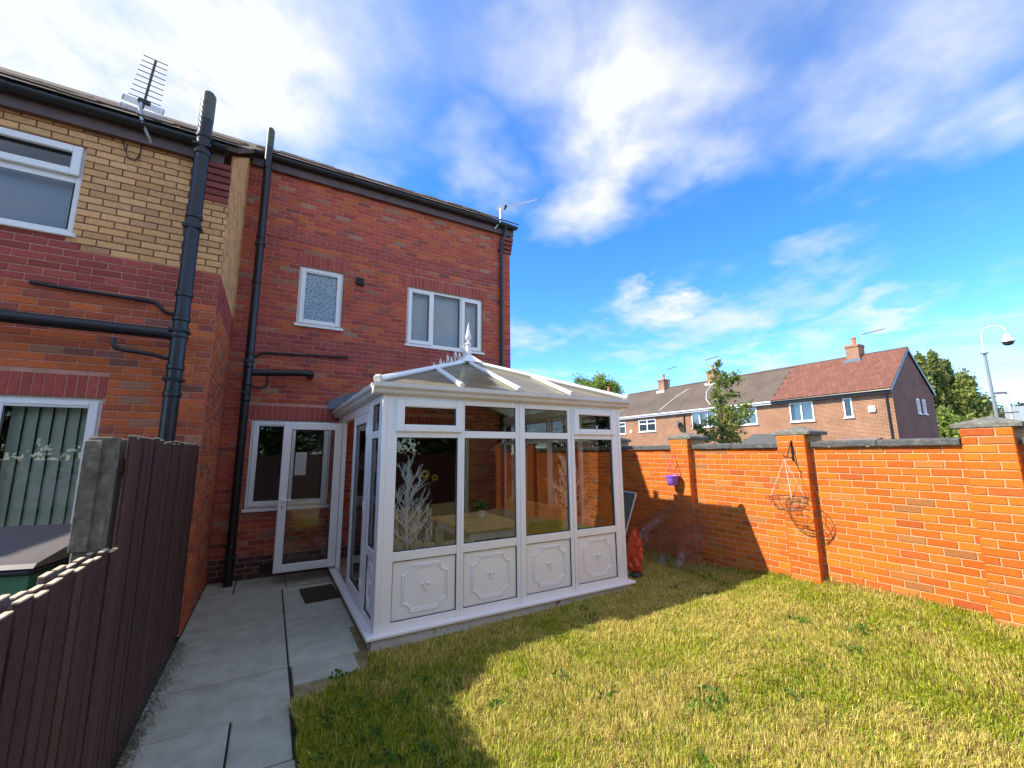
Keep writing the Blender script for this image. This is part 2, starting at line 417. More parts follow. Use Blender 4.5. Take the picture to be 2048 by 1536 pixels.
def panel_cells(mb, u0, u1, z0, z1, holes, T, reveal=.1):
    us = sorted({u0, u1, *[min(max(h, u0), u1) for q in holes for h in q[:2]]}); zs = sorted({z0, z1, *[min(max(h, z0), z1) for q in holes for h in q[2:4]]})
    for i in range(len(us)-1):
        for j in range(len(zs)-1):
            cu = (us[i]+us[i+1])/2; cz = (zs[j]+zs[j+1])/2
            if any(h[0] < cu < h[1] and h[2] < cz < h[3] for h in holes): continue
            mb.quad(T(us[i], 0, zs[j]), T(us[i+1], 0, zs[j]), T(us[i+1], 0, zs[j+1]), T(us[i], 0, zs[j+1]))
    for (a, b, c, d) in holes:
        mb.quad(T(a, 0, c), T(a, -reveal, c), T(a, -reveal, d), T(a, 0, d)); mb.quad(T(b, 0, c), T(b, -reveal, c), T(b, -reveal, d), T(b, 0, d))
        mb.quad(T(a, 0, d), T(b, 0, d), T(b, -reveal, d), T(a, -reveal, d)); mb.quad(T(a, 0, c), T(b, 0, c), T(b, -reveal, c), T(a, -reveal, c))

def rail_frame(mb, T, a, b, c, d, w, d0, d1, ch=.004):
    """rectangular frame of four rails with outer size a..b, c..d, depth d0..d1"""
    def bx(ua, ub, za, zb):
        p = [Vector(T(u, dd, z)) for u in (ua, ub) for dd in (d0, d1) for z in (za, zb)]
        lo = [min(q[i] for q in p) for i in range(3)]; hi = [max(q[i] for q in p) for i in range(3)]
        mb.box(lo[0], hi[0], lo[1], hi[1], lo[2], hi[2], ch=ch)
    bx(a, a+w, c, d); bx(b-w, b, c, d); bx(a+w, b-w, c, c+w); bx(a+w, b-w, d-w, d)
def tbox(mb, T, ua, ub, da, db, za, zb, ch=0):
    p = [Vector(T(u, dd, z)) for u in (ua, ub) for dd in (da, db) for z in (za, zb)]
    lo = [min(q[i] for q in p) for i in range(3)]; hi = [max(q[i] for q in p) for i in range(3)]
    mb.box(lo[0], hi[0], lo[1], hi[1], lo[2], hi[2], ch=ch)
def pane_obj(T, a, b, c, d, dep, parent, m, name='pane', gasket=True):
    """glass sheet 4 mm thick with black gasket round it"""
    mb = MB(); tbox(mb, T, a, b, dep-.002, dep+.002, c, d); o = mb.obj(name, m, parent)
    return o
def gasket_obj(T, a, b, c, d, dep, parent, w=.009):
    mb = MB(); rail_frame(mb, T, a, b, c, d, w, dep+.003, dep+.008, ch=0); return mb.obj('gasket', M_gask, parent)
def window(T, a, b, c, d, house, lights, blind=None, label=None, open_idx=None, dep=-.06):
    """upvc window: lights = [(fraction, opening sash?)]; returns the frame part"""
    mb = MB(); fw_ = .055; rail_frame(mb, T, a, b, c, d, fw_, dep-.04, dep+.02)
    tot = sum(l[0] for l in lights); x = a+fw_*.6; span = (b-a)-fw_*1.2
    edges = [x]
    for l in lights: x += span*l[0]/tot; edges.append(x)
    for e in edges[1:-1]: tbox(mb, T, e-.03, e+.03, dep-.04, dep+.018, c+fw_, d-fw_)
    f = mb.obj('window', M_upvc, house)
    if label: f['label'] = label
    for i, l in enumerate(lights):
        ea, eb = edges[i]+.005, edges[i+1]-.005; ga, gb, gc, gd = ea+.025, eb-.025, c+fw_, d-fw_
        if l[1] and i != open_idx:
            sb = MB(); rail_frame(sb, T, ea-.008, eb+.008, c+.028, d-.028, .072, dep-.01, dep+.042, .006)
            if l[1] != 2: tbox(sb, T, ea+.06, eb-.06, dep+.042, dep+.052, d-.075, d-.06)          # trickle vent
            sb.obj('sash', M_upvc, f); ga, gb, gc, gd = ea+.058, eb-.058, c+.095, d-.095; gd_ = dep+.02
        else: gd_ = dep-.005
        if i != open_idx:
            pane_obj(T, ga-.005, gb+.005, gc-.005, gd+.005, gd_, f, M_glass); gasket_obj(T, ga, gb, gc, gd, gd_, f)
        if blind:
            n = max(2, int((gb-ga)/.085)); w = (gb-ga)/n
            bb = MB()
            for k in range(n):
                u = ga+w*(k+.5); hw = w*(.505 if blind is M_blind_l else .482)
                p0 = (u-hw, dep-.12-.022); p1 = (u+hw, dep-.12+.022)
                bb.quad(T(p0[0], p0[1], gc-.05), T(p1[0], p1[1], gc-.05), T(p1[0], p1[1], gd+.05), T(p0[0], p0[1], gd+.05))
            bb.obj('blind', blind, f)
    sb = MB(); tbox(sb, T, a-.03, b+.03, dep-.02, .045, c-.045, c-.003, .006); sb.obj('sill', M_upvc, f)
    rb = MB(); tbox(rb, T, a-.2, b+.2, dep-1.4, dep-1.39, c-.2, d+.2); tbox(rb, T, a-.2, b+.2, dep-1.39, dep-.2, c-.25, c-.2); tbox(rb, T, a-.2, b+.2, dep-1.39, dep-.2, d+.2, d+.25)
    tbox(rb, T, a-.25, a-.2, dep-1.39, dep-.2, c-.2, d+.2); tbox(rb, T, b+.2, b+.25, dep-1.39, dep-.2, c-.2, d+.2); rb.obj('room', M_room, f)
    return f
def soldiers(a, b, z0, h=.215):
    n = max(1, int(round((b-a)/.075))); w = (b-a)/n
    return [(a+i*w+MJ/2, a+(i+1)*w-MJ/2, z0+MJ/2, z0+h, shade(pick(P_sold), random.choice(SHADES))) for i in range(n)]

# ================================================================== THE SETTING
def lawn_z(x, y):
    k = np.clip((np.asarray(x, float)-.95)/4.75, 0, 1.15)
    f = np.clip((4.5-np.asarray(y, float))/2.3, 0, 1); f = .26+.74*f*f*(3-2*f)
    return .245*k*f
mb = MB(); mb.box(-300, 500, -300, 500, -.4, -.05)
tag(mb.obj('ground', M_ground), kind='structure')
# road and pavement beyond the garden wall
mb = MB(); mb.box(13, 20, -120, 220, -.05, -.02); tag(mb.obj('road', M_asph), kind='structure')
mb = MB(); mb.box(6.2, 12.85, -120, 220, -.05, .08); mb.box(12.86, 13, -120, 220, -.05, .10); tag(mb.obj('pavement', mat('pavement_slab', (.26, .25, .23), .9, .15, 3)), kind='structure')
# soil sheet of the lawn
gx = np.linspace(.28, 5.75, 40); gy = np.linspace(-4.6, 7.4, 70)
vv = np.array([(x, y, float(lawn_z(x, y))-.012) for y in gy for x in gx]); nx = len(gx)
ff = np.array([(j*nx+i, j*nx+i+1, (j+1)*nx+i+1, (j+1)*nx+i) for j in range(len(gy)-1) for i in range(nx-1)])
lawn = big_mesh('lawn', vv, ff, np.tile((.1, .08, .04), (len(ff), 1)), M_soil); tag(lawn, kind='structure')

# paving: flags of about 900 x 600 mm
mb = MB(); mb.box(-.66, .30, -3.0, 7.44, -.05, -.022); mb.box(.30, .92, 3.9, 7.44, -.05, -.022)
path = mb.obj('path', M_joint); tag(path, kind='structure')
rows = [7.43, 6.70, 6.12, 5.485, 4.89, 4.29, 3.655, 3.05, 2.45, 1.85, 1.25, .65, .05, -.55, -1.15]
def slab(x0, x1, y0, y1, tilt=.006):
    mb = MB(); g = random.uniform(.92, 1.12); mb.cur = (.44*g, .45*g, .36*g)
    mb.box(-(x1-x0)/2+.006, (x1-x0)/2-.006, -(y1-y0)/2+.010, (y1-y0)/2-.010, -.045, 0, ch=.007)
    o = mb.obj('slab', M_conc, path); o.location = ((x0+x1)/2, (y0+y1)/2, random.uniform(-.004, .003))
    o.rotation_euler = (random.uniform(-tilt, tilt), random.uniform(-tilt, tilt), random.uniform(-.004, .004))
for i in range(len(rows)-1):
    y1, y0 = rows[i], rows[i+1]
    if i == 0: slab(-.645, -.29, y0, y1); slab(-.29, .31, y0, y1); slab(.31, .90, y0+.05, y1); continue
    if i in (6, 9, 12): slab(-.645, -.10, y0, y1); slab(-.10, .25, y0, y1)
    else: slab(-.645, .262, y0, y1)
    if i <= 4: slab(.264, .895 if i < 4 else .84, y0, y1)
slab(.275, .78, 3.93, 4.28, .012)

# ================================================================== HOUSES
PITCH = .703
def roof_z(y): return 5.27+PITCH*(y-5.29)
rh = thing('brick_house', 'red brick terraced house with two upstairs windows behind the conservatory', 'house')
YF = 7.45
def TR(u, d, z): return (u, YF-d, z)
lwx = at(654, 1010, 1, YF).x
holesR = [(-.28, lwx, .97, 2.29), (.20, .89, 3.87, 4.88), (2.01, 3.57, 3.75, 4.87), (1.75, 3.3, .12, 2.2)]
soldR = [(-.39, lwx+.11, 2.29), (.13, .96, 4.88), (1.90, 3.68, 4.87), (1.67, 3.38, 2.2)]
cutR = holesR+[(a, b, z, z+.225) for a, b, z in soldR]
mb = MB(); panel_cells(mb, -.645, 4.22, 0, 6.5, holesR, TR)
panel_cells(mb, YF, 15.4, 0, 6.4, [], lambda u, d, z: (4.22+d, u, z)); panel_cells(mb, -.645, 4.22, 0, 6.4, [], lambda u, d, z: (u, 15.4+d, z))
mb.add([(4.22, YF, 6.4), (4.22, 15.4, 6.4), (4.22, 11.45, 9.5)], [(0, 1, 2)])
wallR = mb.obj('wall', M_mortar, rh)
def palR(u, z):
    if 3.28 < z < 3.66: return P_redp
    if 5.28 < z < 5.44: return P_redp
    if z < .3: return [(1, (.10, .05, .04)), (1, (.13, .06, .045))]
    return P_red
bR = lay(-.645, 4.22, 0, 6.45, cutR, palR)
for a, b, z in soldR: bR += soldiers(a, b, z)
put_bricks([(bR, TR)], wallR, 300, M_brick, lambda c: not (.9 < c.x < 4.2 and c.z < 3.0) and not (-.6 < c.x < .75 and c.z < 2.2))
# corbelled kneeler at the right end of the eaves
for k in range(4):
    mb = MB(); mb.cur = (.26, .07, .055); mb.box(4.02, 4.245, YF-.01-.028*(k+1), YF+.02, 6.02+.085*k, 6.02+.085*k+.074, ch=.005); mb.obj('corbel', M_brick, rh)
def eaves(house, x0, x1, yw, zf0, zf1, drop_ends=True):
    """fascia, soffit and half-round gutter along a front wall"""
    mb = MB(); mb.box(x0, x1, yw-.085, yw-.062, zf0, zf1); fa = mb.obj('fascia', M_fascia, house)
    mb = MB(); mb.box(x0, x1, yw-.062, yw+.02, zf0+.012, zf0+.026); mb.obj('soffit', M_fascia, house)
    prof = [(.062*math.cos(a), .062*math.sin(a)) for a in np.linspace(math.pi, 2*math.pi, 10)]+[(.054*math.cos(a), .054*math.sin(a)) for a in np.linspace(2*math.pi, math.pi, 10)]
    mb = MB(); mb.prism(prof, x0-.03, x1+.03, lambda p, q, t: (t, yw-.148+p, zf1-.01+q))
    g = mb.obj('gutter', M_gutter, house)
    for i in range(int((x1-x0)/1.0)+1):
        b = MB(); x = x0+.15+i*1.0
        if x > x1: break
        pr2 = [(.07*math.cos(a), .07*math.sin(a)) for a in np.linspace(math.pi, 2*math.pi, 9)]+[(.063*math.cos(a), .063*math.sin(a)) for a in np.linspace(2*math.pi, math.pi, 9)]
        b.prism(pr2, x, x+.04, lambda p, q, t: (t, yw-.148+p, zf1-.008+q)); b.obj('bracket', M_gutter, g)
eaves(rh, -.60, 4.27, YF, 6.41, 6.61)
def roof(house, x0, x1, yw, ridge=11.45, back=15.6):
    y0 = yw-.215; z0 = roof_z(y0)
    mb = MB()
    mb.prism([(y0+.03, z0-.02), (ridge, roof_z(ridge)-.04), (back, roof_z(ridge)-(back-ridge)*PITCH-.04), (back, roof_z(ridge)-(back-ridge)*PITCH-.12), (ridge, roof_z(ridge)-.14), (y0+.03, z0-.075)], x0, x1, lambda p, q, t: (t, p, q))
    rf = mb.obj('roof', M_roof, house)
    tb = MB(); n = int((x1-x0)/.30)
    for r in range(4):
        for i in range(n):
            yy = y0+r*.28; zz = roof_z(yy)+.012; xa = x0+i*(x1-x0)/n
            a = Vector((xa+(x1-x0)/n/2+random.uniform(-.004, .004), yy-random.uniform(0, .02), zz+random.uniform(-.004, .010))); d = Vector((0, 1, PITCH)).normalized()
            tb.bar(a, a+d*.36, (x1-x0)/n-.006, .022, ch=.004)
    tag(tb.obj('tiles', M_roof, rf), kind='stuff')
    return rf
roof(rh, -.57, 4.33, YF)
window(TR, *holesR[1], rh, [(1, True)], None, 'small upstairs window with frosted leaf-pattern glass')
window(TR, *holesR[2], rh, [(.9, True), (1.15, False), (.8, 2)], M_blind, 'wide upstairs window with vertical blinds')
lw = window(TR, *holesR[0], rh, [(1, True), (1.1, 2)], None, 'ground floor kitchen window standing behind the open door')
# frosted film behind the bathroom pane
fm = bpy.data.materials.new('frosted_film'); fm.use_nodes = True; t = fm.node_tree; b = t.nodes['Principled BSDF']
g_ = N(t, 'ShaderNodeNewGeometry'); vo = N(t, 'ShaderNodeTexVoronoi', feature='DISTANCE_TO_EDGE'); vo.inputs['Scale'].default_value = 17
nz = N(t, 'ShaderNodeTexNoise'); nz.inputs['Scale'].default_value = 14; t.links.new(g_.outputs['Position'], nz.inputs['Vector'])
ad = vmath(t, 'ADD', g_.outputs['Position'], vmath(t, 'MULTIPLY', nz.outputs['Color'], (.08, .08, .08)).outputs[0]); t.links.new(ad.outputs[0], vo.inputs['Vector'])
cr = N(t, 'ShaderNodeValToRGB'); cr.color_ramp.elements[0].position = .08; cr.color_ramp.elements[0].color = (.75, .84, .88, 1); cr.color_ramp.elements[1].position = .16; cr.color_ramp.elements[1].color = (.32, .47, .58, 1)
t.links.new(vo.outputs['Distance'], cr.inputs[0]); t.links.new(cr.outputs[0], b.inputs['Base Color']); b.inputs['Roughness'].default_value = .7
mb = MB(); tbox(mb, TR, .26, .83, -.075, -.07, 3.93, 4.82); mb.obj('frosted_film', fm, rh)
# dark back room seen through the conservatory opening
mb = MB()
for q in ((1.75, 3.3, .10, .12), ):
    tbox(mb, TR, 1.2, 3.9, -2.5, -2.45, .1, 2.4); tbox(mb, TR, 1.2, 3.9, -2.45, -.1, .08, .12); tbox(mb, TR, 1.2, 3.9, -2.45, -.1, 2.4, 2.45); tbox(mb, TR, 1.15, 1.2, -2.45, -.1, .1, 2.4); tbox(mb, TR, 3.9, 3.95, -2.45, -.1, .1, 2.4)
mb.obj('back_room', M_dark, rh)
mb = MB(); rail_frame(mb, TR, 1.75, 3.3, .12, 2.2, .07, -.08, -.01); mb.obj('door_frame', M_upvc, rh)
# extractor vent
v = at(720, 563, 1, YF-.03); mb = MB(); mb.box(v.x-.06, v.x+.07, YF-.05, YF-.005, v.z-.07, v.z+.07, ch=.008)
for k in range(4): mb.box(v.x-.05, v.x+.06, YF-.065, YF-.05, v.z-.055+k*.032, v.z-.04+k*.032)
mb.obj('vent', M_black, rh)
mb = MB(); a = at(545, 1142, 1, YF-.01); mb.box(-.02, .18, YF-.02, YF-.005, .06, .17); mb.obj('air_brick', M_dark, rh)
def collar(mb, p, r, h=.06):
    p = Vector(p); mb.tube([p+Vector((0, 0, -h/2)), p+Vector((0, 0, -h/2+.01)), p+Vector((0, 0, h/2-.01)), p+Vector((0, 0, h/2))], [r*1.02, r*1.16, r*1.16, r*1.02], 16)
def soil_pipe(house, x, y, zt, r, joints, lean=0):
    mb = MB(); mb.tube([(x, y, -.02), (x, y, zt)], r, 28)
    for z in joints: collar(mb, (x, y, z), r)
    p = mb.obj('soil_pipe', M_black, house, True)
    mb = MB(); mb.tube([(x, y, zt-.32), (x, y, zt-.01)], r*1.04, 18); mb.tube([(x, y, zt-.01), (x, y, zt+.03)], [r*1.04, r*.7], 18)
    mb.obj('vent_cowl', mat('greenish_bare_pipe', (.075, .078, .055), .38, .3, 9), p, True)
    for z in joints[::2]:
        b = MB(); b.box(x-r*1.25, x+r*1.25, y-r*1.08, y+r*1.1, z-.14, z-.11); b.box(x-.015, x+.015, y+r, y+.27, z-.135, z-.115); b.obj('clip', M_black, p)
    return p
yp = YF-.275
px_ = at(500, 700, 1, yp).x; ztop = at(545, 262, 1, yp).z
sp = soil_pipe(rh, px_, yp, ztop, .056, [.5, 2.55, 2.78, 3.05, 3.25, 4.35, 5.1, 6.3])
def run(parent, pts, r, yplane, name='branch_pipe', m=M_black, elbow=False):
    P = [at(x, y, 1, yplane) for x, y in pts]
    Q = [P[0]]
    for i in range(1, len(P)-1):          # round the bends
        a, b, c = P[i-1], P[i], P[i+1]; k = min(.05, (b-a).length*.4, (c-b).length*.4)
        p0 = b+(a-b).normalized()*k; p1 = b+(c-b).normalized()*k
        Q += [p0, p0*.25+b*.5+p1*.25, p1]
    Q.append(P[-1])
    if elbow: Q[-1:] = [P[-1], P[-1]+Vector((r*.9, r*.6, 0)), P[-1]+Vector((r*1.2, r*1.6, 0)), P[-1]+Vector((r*1.2, .26, 0))]
    mb = MB(); mb.tube(Q, r, 12); return mb.obj(name, m, parent, True)
run(sp, [(503, 745), (598, 746), (614, 747)], .052, yp, elbow=True)
run(sp, [(505, 716), (525, 705), (575, 708), (697, 715)], .018, YF-.05, 'overflow_pipe')
run(sp, [(500, 772), (520, 776), (534, 772), (535, 752)], .018, yp, 'overflow_pipe')
xd = at(1003, 600, 1, YF-.06).x
mb = MB(); mb.tube([(xd+.06, YF-.148, 6.56), (xd+.06, YF-.148, 6.48), (xd+.05, YF-.13, 6.40), (xd, YF-.07, 6.22), (xd, YF-.06, 6.1), (xd, YF-.06, .0)], .036, 12)
dp = mb.obj('downpipe', M_black, rh, True)
for z in (1.0, 3.0, 4.9, 6.05):
    b = MB(); b.box(xd-.055, xd+.055, YF-.06, YF-.005, z-.02, z+.02); b.obj('clip', M_black, dp)

# ---- the nearer left house
lh = thing('brick_house', 'terraced house with buff and red brick beside the brown fence, stepped forward', 'house')
YL = 5.5; XR = -.645
def TL(u, d, z): return (u, YL-d, z)
def TS(u, d, z): return (XR+d, u, z)
holesL = [(-3.25, -1.87, 3.93, 4.90), (-3.2, -1.46, .55, 2.31)]
soldL = [(-3.3, -1.44, 2.31)]
cutL = holesL+[(a, b, z, z+.225) for a, b, z in soldL]
mb = MB(); panel_cells(mb, -3.6, XR, 0, 5.12, [(a, b, c, d) for a, b, c, d in holesL], TL)
mb.quad(TS(YL, 0, 0), TS(YF, 0, 0), TS(YF, 0, 6.42), TS(YL, 0, 5.1))
mb.quad((-9, 15.4, 0), (XR, 15.4, 0), (XR, 15.4, 6.4), (-9, 15.4, 6.4)); mb.quad((-3.6, YL, 0), (-3.6, YL, 5.1), (-3.6, 15.4, 5.1), (-3.6, 15.4, 0))
wallL = mb.obj('wall', M_mortar, lh)
def is_buff(u, z): return z > 3.77 and (u > -1.88 or z > 3.93)
def palL(u, z):
    if is_buff(u, z): return P_buff
    if 3.40 < z <= 3.94: return P_redp
    return P_orange
def palS(u, z): return P_buff if z > 3.77 else (P_redp if z > 3.40 else P_orange)
bL = [b for b in lay(-3.6, XR, 0.015, 5.1, cutL, palL)]
for a, b, z in soldL: bL += soldiers(a, b, z)
bS = [b for b in lay(YL, YF, .015, 6.5, [], palS, phase=.1) if b[3] < roof_z(b[0])-.12]
put_bricks([(bL, TL), (bS, TS)], wallL, 300, M_brick, lambda c: c.z > 1.3 and (c.x > -2.75))
# darker mortar between the buff bricks: thin proud sheet
mb = MB(); mb.quad(TL(-1.87, .0015, 3.78), TL(XR, .0015, 3.78), TL(XR, .0015, 5.1), TL(-1.87, .0015, 5.1)); mb.quad(TL(-3.6, .0015, 4.90), TL(-1.87, .0015, 4.90), TL(-1.87, .0015, 5.1), TL(-3.6, .0015, 5.1))
mb.quad(TS(YL, .0015, 3.78), TS(YF, .0015, 3.78), TS(YF, .0015, 6.4), TS(YL, .0015, 5.05)); mb.obj('dark_mortar', M_mortar_d, wallL)
for k in range(6):
    mb = MB(); mb.cur = shade((.27, .07, .062), random.choice(SHADES)); x1 = XR+.004
    mb.box(-.97, x1, YL-.012-.012*(k+1), YL+.0, 4.62+.078*k, 4.62+.078*k+.066, ch=.005); mb.obj('corbel', M_brick, lh)
eaves(lh, -3.6, -.72, YL, 5.06, 5.24)
roof(lh, -3.6, -.575, YL)
window(TL, -3.25, -1.87, 3.93, 4.90, lh, [(1, False)], None, 'upstairs window with a slim top opener')
mb = MB(); rail_frame(mb, TL, -3.0, -1.90, 4.56, 4.885, .075, -.05, -.005, .008); mb.obj('top_opener', M_upvc, lh)
mb = MB(); tbox(mb, TL, -2.9, -1.93, -.10, -.055, 4.50, 4.565); mb.obj('transom', M_upvc, lh)
mb = MB(); tbox(mb, TL, -3.2, -1.9, -.20, -.19, 3.95, 4.55); mb.obj('roller_blind', mat('sky_tone_blind', (.36, .43, .54), .8), lh)  # blue-grey colour stands in for the sky mirrored in the pane
window(TL, -3.2, -1.46, .55, 2.31, lh, [(1, False), (.72, True)], M_blind_l, 'patio window with cream vertical blinds')
yq = YL-.285
xq = at(360, 660, 1, yq).x; zq = at(413, 190, 1, yq).z
sl = soil_pipe(lh, xq, yq, zq, .066, [1.2, 2.35, 2.62, 2.95, 3.12, 3.38, 4.25, 5.0, 5.2])
run(sl, [(-80, 622), (60, 638), (200, 653), (338, 668), (352, 674)], .058, yq)
run(sl, [(60, 564), (120, 575), (312, 604), (330, 625), (352, 629)], .02, YL-.05, 'overflow_pipe')
run(sl, [(228, 676), (226, 692), (240, 699), (312, 710), (326, 716), (352, 717)], .02, yq, 'overflow_pipe')
# satellite flex loop under the eaves
mb = MB(); mb.tube([at(x, y, 1, YL-.03) for x, y in ((245, 275), (250, 300), (258, 318), (270, 322), (280, 308), (287, 275), (290, 250))], .006, 6); mb.obj('cable', M_black, lh)

# ---- neighbouring house beyond the left edge of the view; its eaves shade the lawn
nh = thing('brick_house', 'next house of the terrace beyond the left edge of the picture', 'house')
for x0, x1, yw in ((-4.6, -3.62, 5.06), (-9, -4.62, 4.6)):
    mb = MB(); mb.box(x0, x1, yw, 15.4, 0, roof_z(yw)-.2); mb.obj('wall', M_mortar, nh)
    roof(nh, x0, x1, yw)

# ================================================================== TV AERIALS
def aerial(label, mast, boom0, boom1, nel, el, dirv, plate, m, mboom, flat=False):
    t = thing('tv_aerial', label, 'aerial')
    mb = MB(); mb.tube(mast, .017, 10); mb.obj('mast', m, t, True)
    b0, b1 = Vector(boom0), Vector(boom1); mb = MB(); mb.bar(b0, b1, .018, .018); bo = mb.obj('boom', mboom, t)
    dv = Vector(dirv).normalized()
    for i in range(nel):
        p = b0.lerp(b1, .18+.82*i/(nel-1)); e = MB(); l = el*(1-.25*i/nel); e.tube([p-dv*l, p+dv*l], .0045, 6); e.obj('element', mboom, bo)
    bd = (b1-b0).normalized(); un = (bd if flat else bd.cross(dv)).normalized(); c = b0+bd*.0; nrm = bd.cross(dv) if flat else bd
    for q in (-1, 1):            # slotted reflector plates
        g = MB(); pw, ph = plate
        for k in range(5):
            o = c+un*q*(.02+ph*k/4); g.bar(o-dv*pw, o+dv*pw, .008, .004, nrm)
        for k in (-1, 0, 1): g.bar(c+un*q*.02+dv*pw*k, c+un*q*(.02+ph)+dv*pw*k, .012, .004, nrm)
        g.obj('reflector', m, t)
    g = MB(); c2 = b0.lerp(b1, .13); g.bar(c2-dv*.05, c2+dv*.05, .035, .04, bd); g.obj('dipole_box', M_black, t)
    return t
ya = YL-.2
m0, m1, m2, m3 = (at(x, y, 1, ya) for x, y in ((297, 272), (285, 245), (280, 222), (284, 200)))
aerial('rusty TV aerial pointing skyward above the nearer left house eaves', [m0+Vector((0, .12, 0)), m1, m2, m3], at(285, 217, 1, ya), at(312, 121, 1, ya), 9, .135, (1, .0, -.12), (.17, .06), M_metal, M_rust, True)
yb = YF-.2
n0, n1, n2, n3 = (at(x, y, 1, yb) for x, y in ((994, 453), (1000, 444), (1001, 430), (1001, 416)))
aerial('bright TV aerial on a cranked mast at the right end of the eaves', [n0+Vector((0, .1, 0)), n1, n2, n3], at(1000, 417, 1, yb), at(1074, 399, 1, yb), 9, .09, (.15, -1, .55), (.09, .06), M_alu, M_alu)

# ================================================================== CONSERVATORY
cv = thing('conservatory', 'white framed glass conservatory with hipped roof and fleur-de-lis panels', 'conservatory', loc=(0, 0, 0))
XA, XB, YC = .93, 4.09, 4.22
ZS, ZP0, ZP1, ZG0, ZG1, ZF0, ZF1, ZH = .13, .195, .735, .82, 1.915, 1.99, 2.27, 2.335
def TF(u, d, z): return (u, YC-d, z)
def TW(u, d, z): return (XA-d, u, z)
def TE(u, d, z): return (XB+d, u, z)
mb = MB(); mb.box(XA-.02, XB+.02, YC-.03, YF-.01, -.06, .098, ch=.004); mb.obj('plinth', M_plinth, cv)
mb = MB(); mb.box(XA-.075, XB+.075, YC-.075, YC+.06, .10, ZS, ch=.006); mb.box(XA-.075, XA+.06, YC+.061, YF-.005, .10, ZS, ch=.006); mb.box(XB-.06, XB+.075, YC+.061, YF-.005, .10, ZS, ch=.006); mb.obj('sill', M_upvc, cv)
mb = MB(); mb.box(XA+.05, XB-.05, YC+.05, YF-.01, .10, .122); mb.obj('floor', mat('tan_floor_tile', (.36, .30, .20), .35, .1, 4), cv)
def moulding(T, a, b, c, d, dep, parent):
    mx, my, rr = .10*(b-a)/.65, .058, .085
    x0, x1, z0, z1 = a+mx, b-mx*.85, c+my, d-my
    mb = MB()
    for off, r in ((0, .0085), (.014, .0065), (.026, .005)):
        P = []
        for (cx_, cz_, a0) in ((x0, z0, 0), (x0, z1, -math.pi/2), (x1, z1, math.pi), (x1, z0, math.pi/2)):
            for i in range(6):
                t = a0+math.pi/2*i/5; q = rr+off*.6
                P.append((cx_+q*math.cos(t) , cz_+q*math.sin(t)))
        cxm, czm = (x0+x1)/2, (z0+z1)/2
        P2 = []
        for (p, q) in P:
            p += off if abs(p-x0) < 1e-4 else (-off if abs(p-x1) < 1e-4 else 0)
            q += off if abs(q-z0) < 1e-4 else (-off if abs(q-z1) < 1e-4 else 0)
            P2.append(T(p, dep, q))
        mb.tube(P2, r, 6, closed=True)
    mb.obj('moulding', M_upvc, parent, True)
    # fleur-de-lis
    cx_, cz_ = (x0+x1)/2, (z0+z1)/2+.005; f = MB()
    def st(pts, rs): f.tube([T(cx_+p, dep+.004, cz_+q) for p, q in pts], rs, 7)
    st([(0, -.005), (0, .015), (0, .032), (0, .05), (0, .066)], [.006, .010, .012, .008, .001])
    for s in (-1, 1):
        st([(s*.006, -.004), (s*.014, .016), (s*.027, .025), (s*.040, .019), (s*.044, .006), (s*.036, .002)], [.006, .008, .009, .008, .005, .002])
        st([(s*.004, -.016), (s*.012, -.028), (s*.024, -.034)], [.006, .006, .002])
    st([(-.016, -.010), (.016, -.010)], .006); st([(0, -.014), (0, -.03), (0, -.048)], [.006, .008, .001])
    f.obj('fleur_de_lis', M_upvc, parent, True)
def bay(T, a, b, wl, wr, opener=False, fan=True, side=False):
    """one bay a..b between glass edges; wl, wr = width of the upright to the left and right of it"""
    D0, D1 = -.06, 0
    fr = MB()
    tbox(fr, T, a-wl, a, D0, D1, ZS, ZH, .004); tbox(fr, T, b, b+wr, D0, D1, ZS, ZH, .004)
    for z0, z1 in ((ZS, ZP0), (ZP1, ZG0), (ZG1, ZF0), (ZF1, ZH)): tbox(fr, T, a+.0005, b-.0005, D0+.002, D1-.002, z0, z1, .004)
    o = fr.obj('bay_frame', M_upvc, cv)
    # mitre lines of the welded frame corners
    p = MB(); tbox(p, T, a-.004, b+.004, -.045, -.022, ZP0-.004, ZP1+.004); po = p.obj('panel', M_upvc, o)
    g = MB(); rail_frame(g, T, a, b, ZP0, ZP1, .006, -.0225, -.010, 0); g.obj('gasket', M_gask, po)
    moulding(T, a, b, ZP0, ZP1, -.020, po)
    pane_obj(T, a-.004, b+.004, ZG0-.004, ZG1+.004, -.03, o, M_cglass); gasket_obj(T, a, b, ZG0, ZG1, -.026, o, .008)
    if opener:
        s = MB(); sa, sb_, sc, sd_ = a-.012, b+.04, ZF0-.02, ZH-.038
        rail_frame(s, T, sa, sb_, sc, sd_, .075, -.03, .034, .010); so_ = s.obj('opener', M_upvc, o)
        pane_obj(T, sa+.07, sb_-.07, sc+.07, sd_-.07, .0, so_, M_cglass); gasket_obj(T, sa+.075, sb_-.075, sc+.075, sd_-.075, .004, so_, .008)
    else:
        pane_obj(T, a-.004, b+.004, ZF0-.004, ZF1+.004, -.03, o, M_cglass); gasket_obj(T, a, b, ZF0, ZF1, -.026, o, .008)
    return o
bay(TF, 1.085, 1.738, .105, .038, True)
bay(TF, 1.815, 2.456, .038, .057)
bay(TF, 2.579, 3.207, .060, .045)
bay(TF, 3.308, 3.935, .050, .105, True)
for x in (2.516,):
    mb = MB(); mb.box(x-.012, x+.012, YC-.012, YC-.0005, ZS, ZH, ch=.003); mb.obj('cover_strip', M_upvc, cv)
# corner posts
for xa, xb in ((XA, .979), (4.041, XB)):
    mb = MB(); mb.box(xa, xb, YC-.004, YC+.085, ZS, ZH, ch=.006); mb.obj('corner_post', M_upvc, cv)
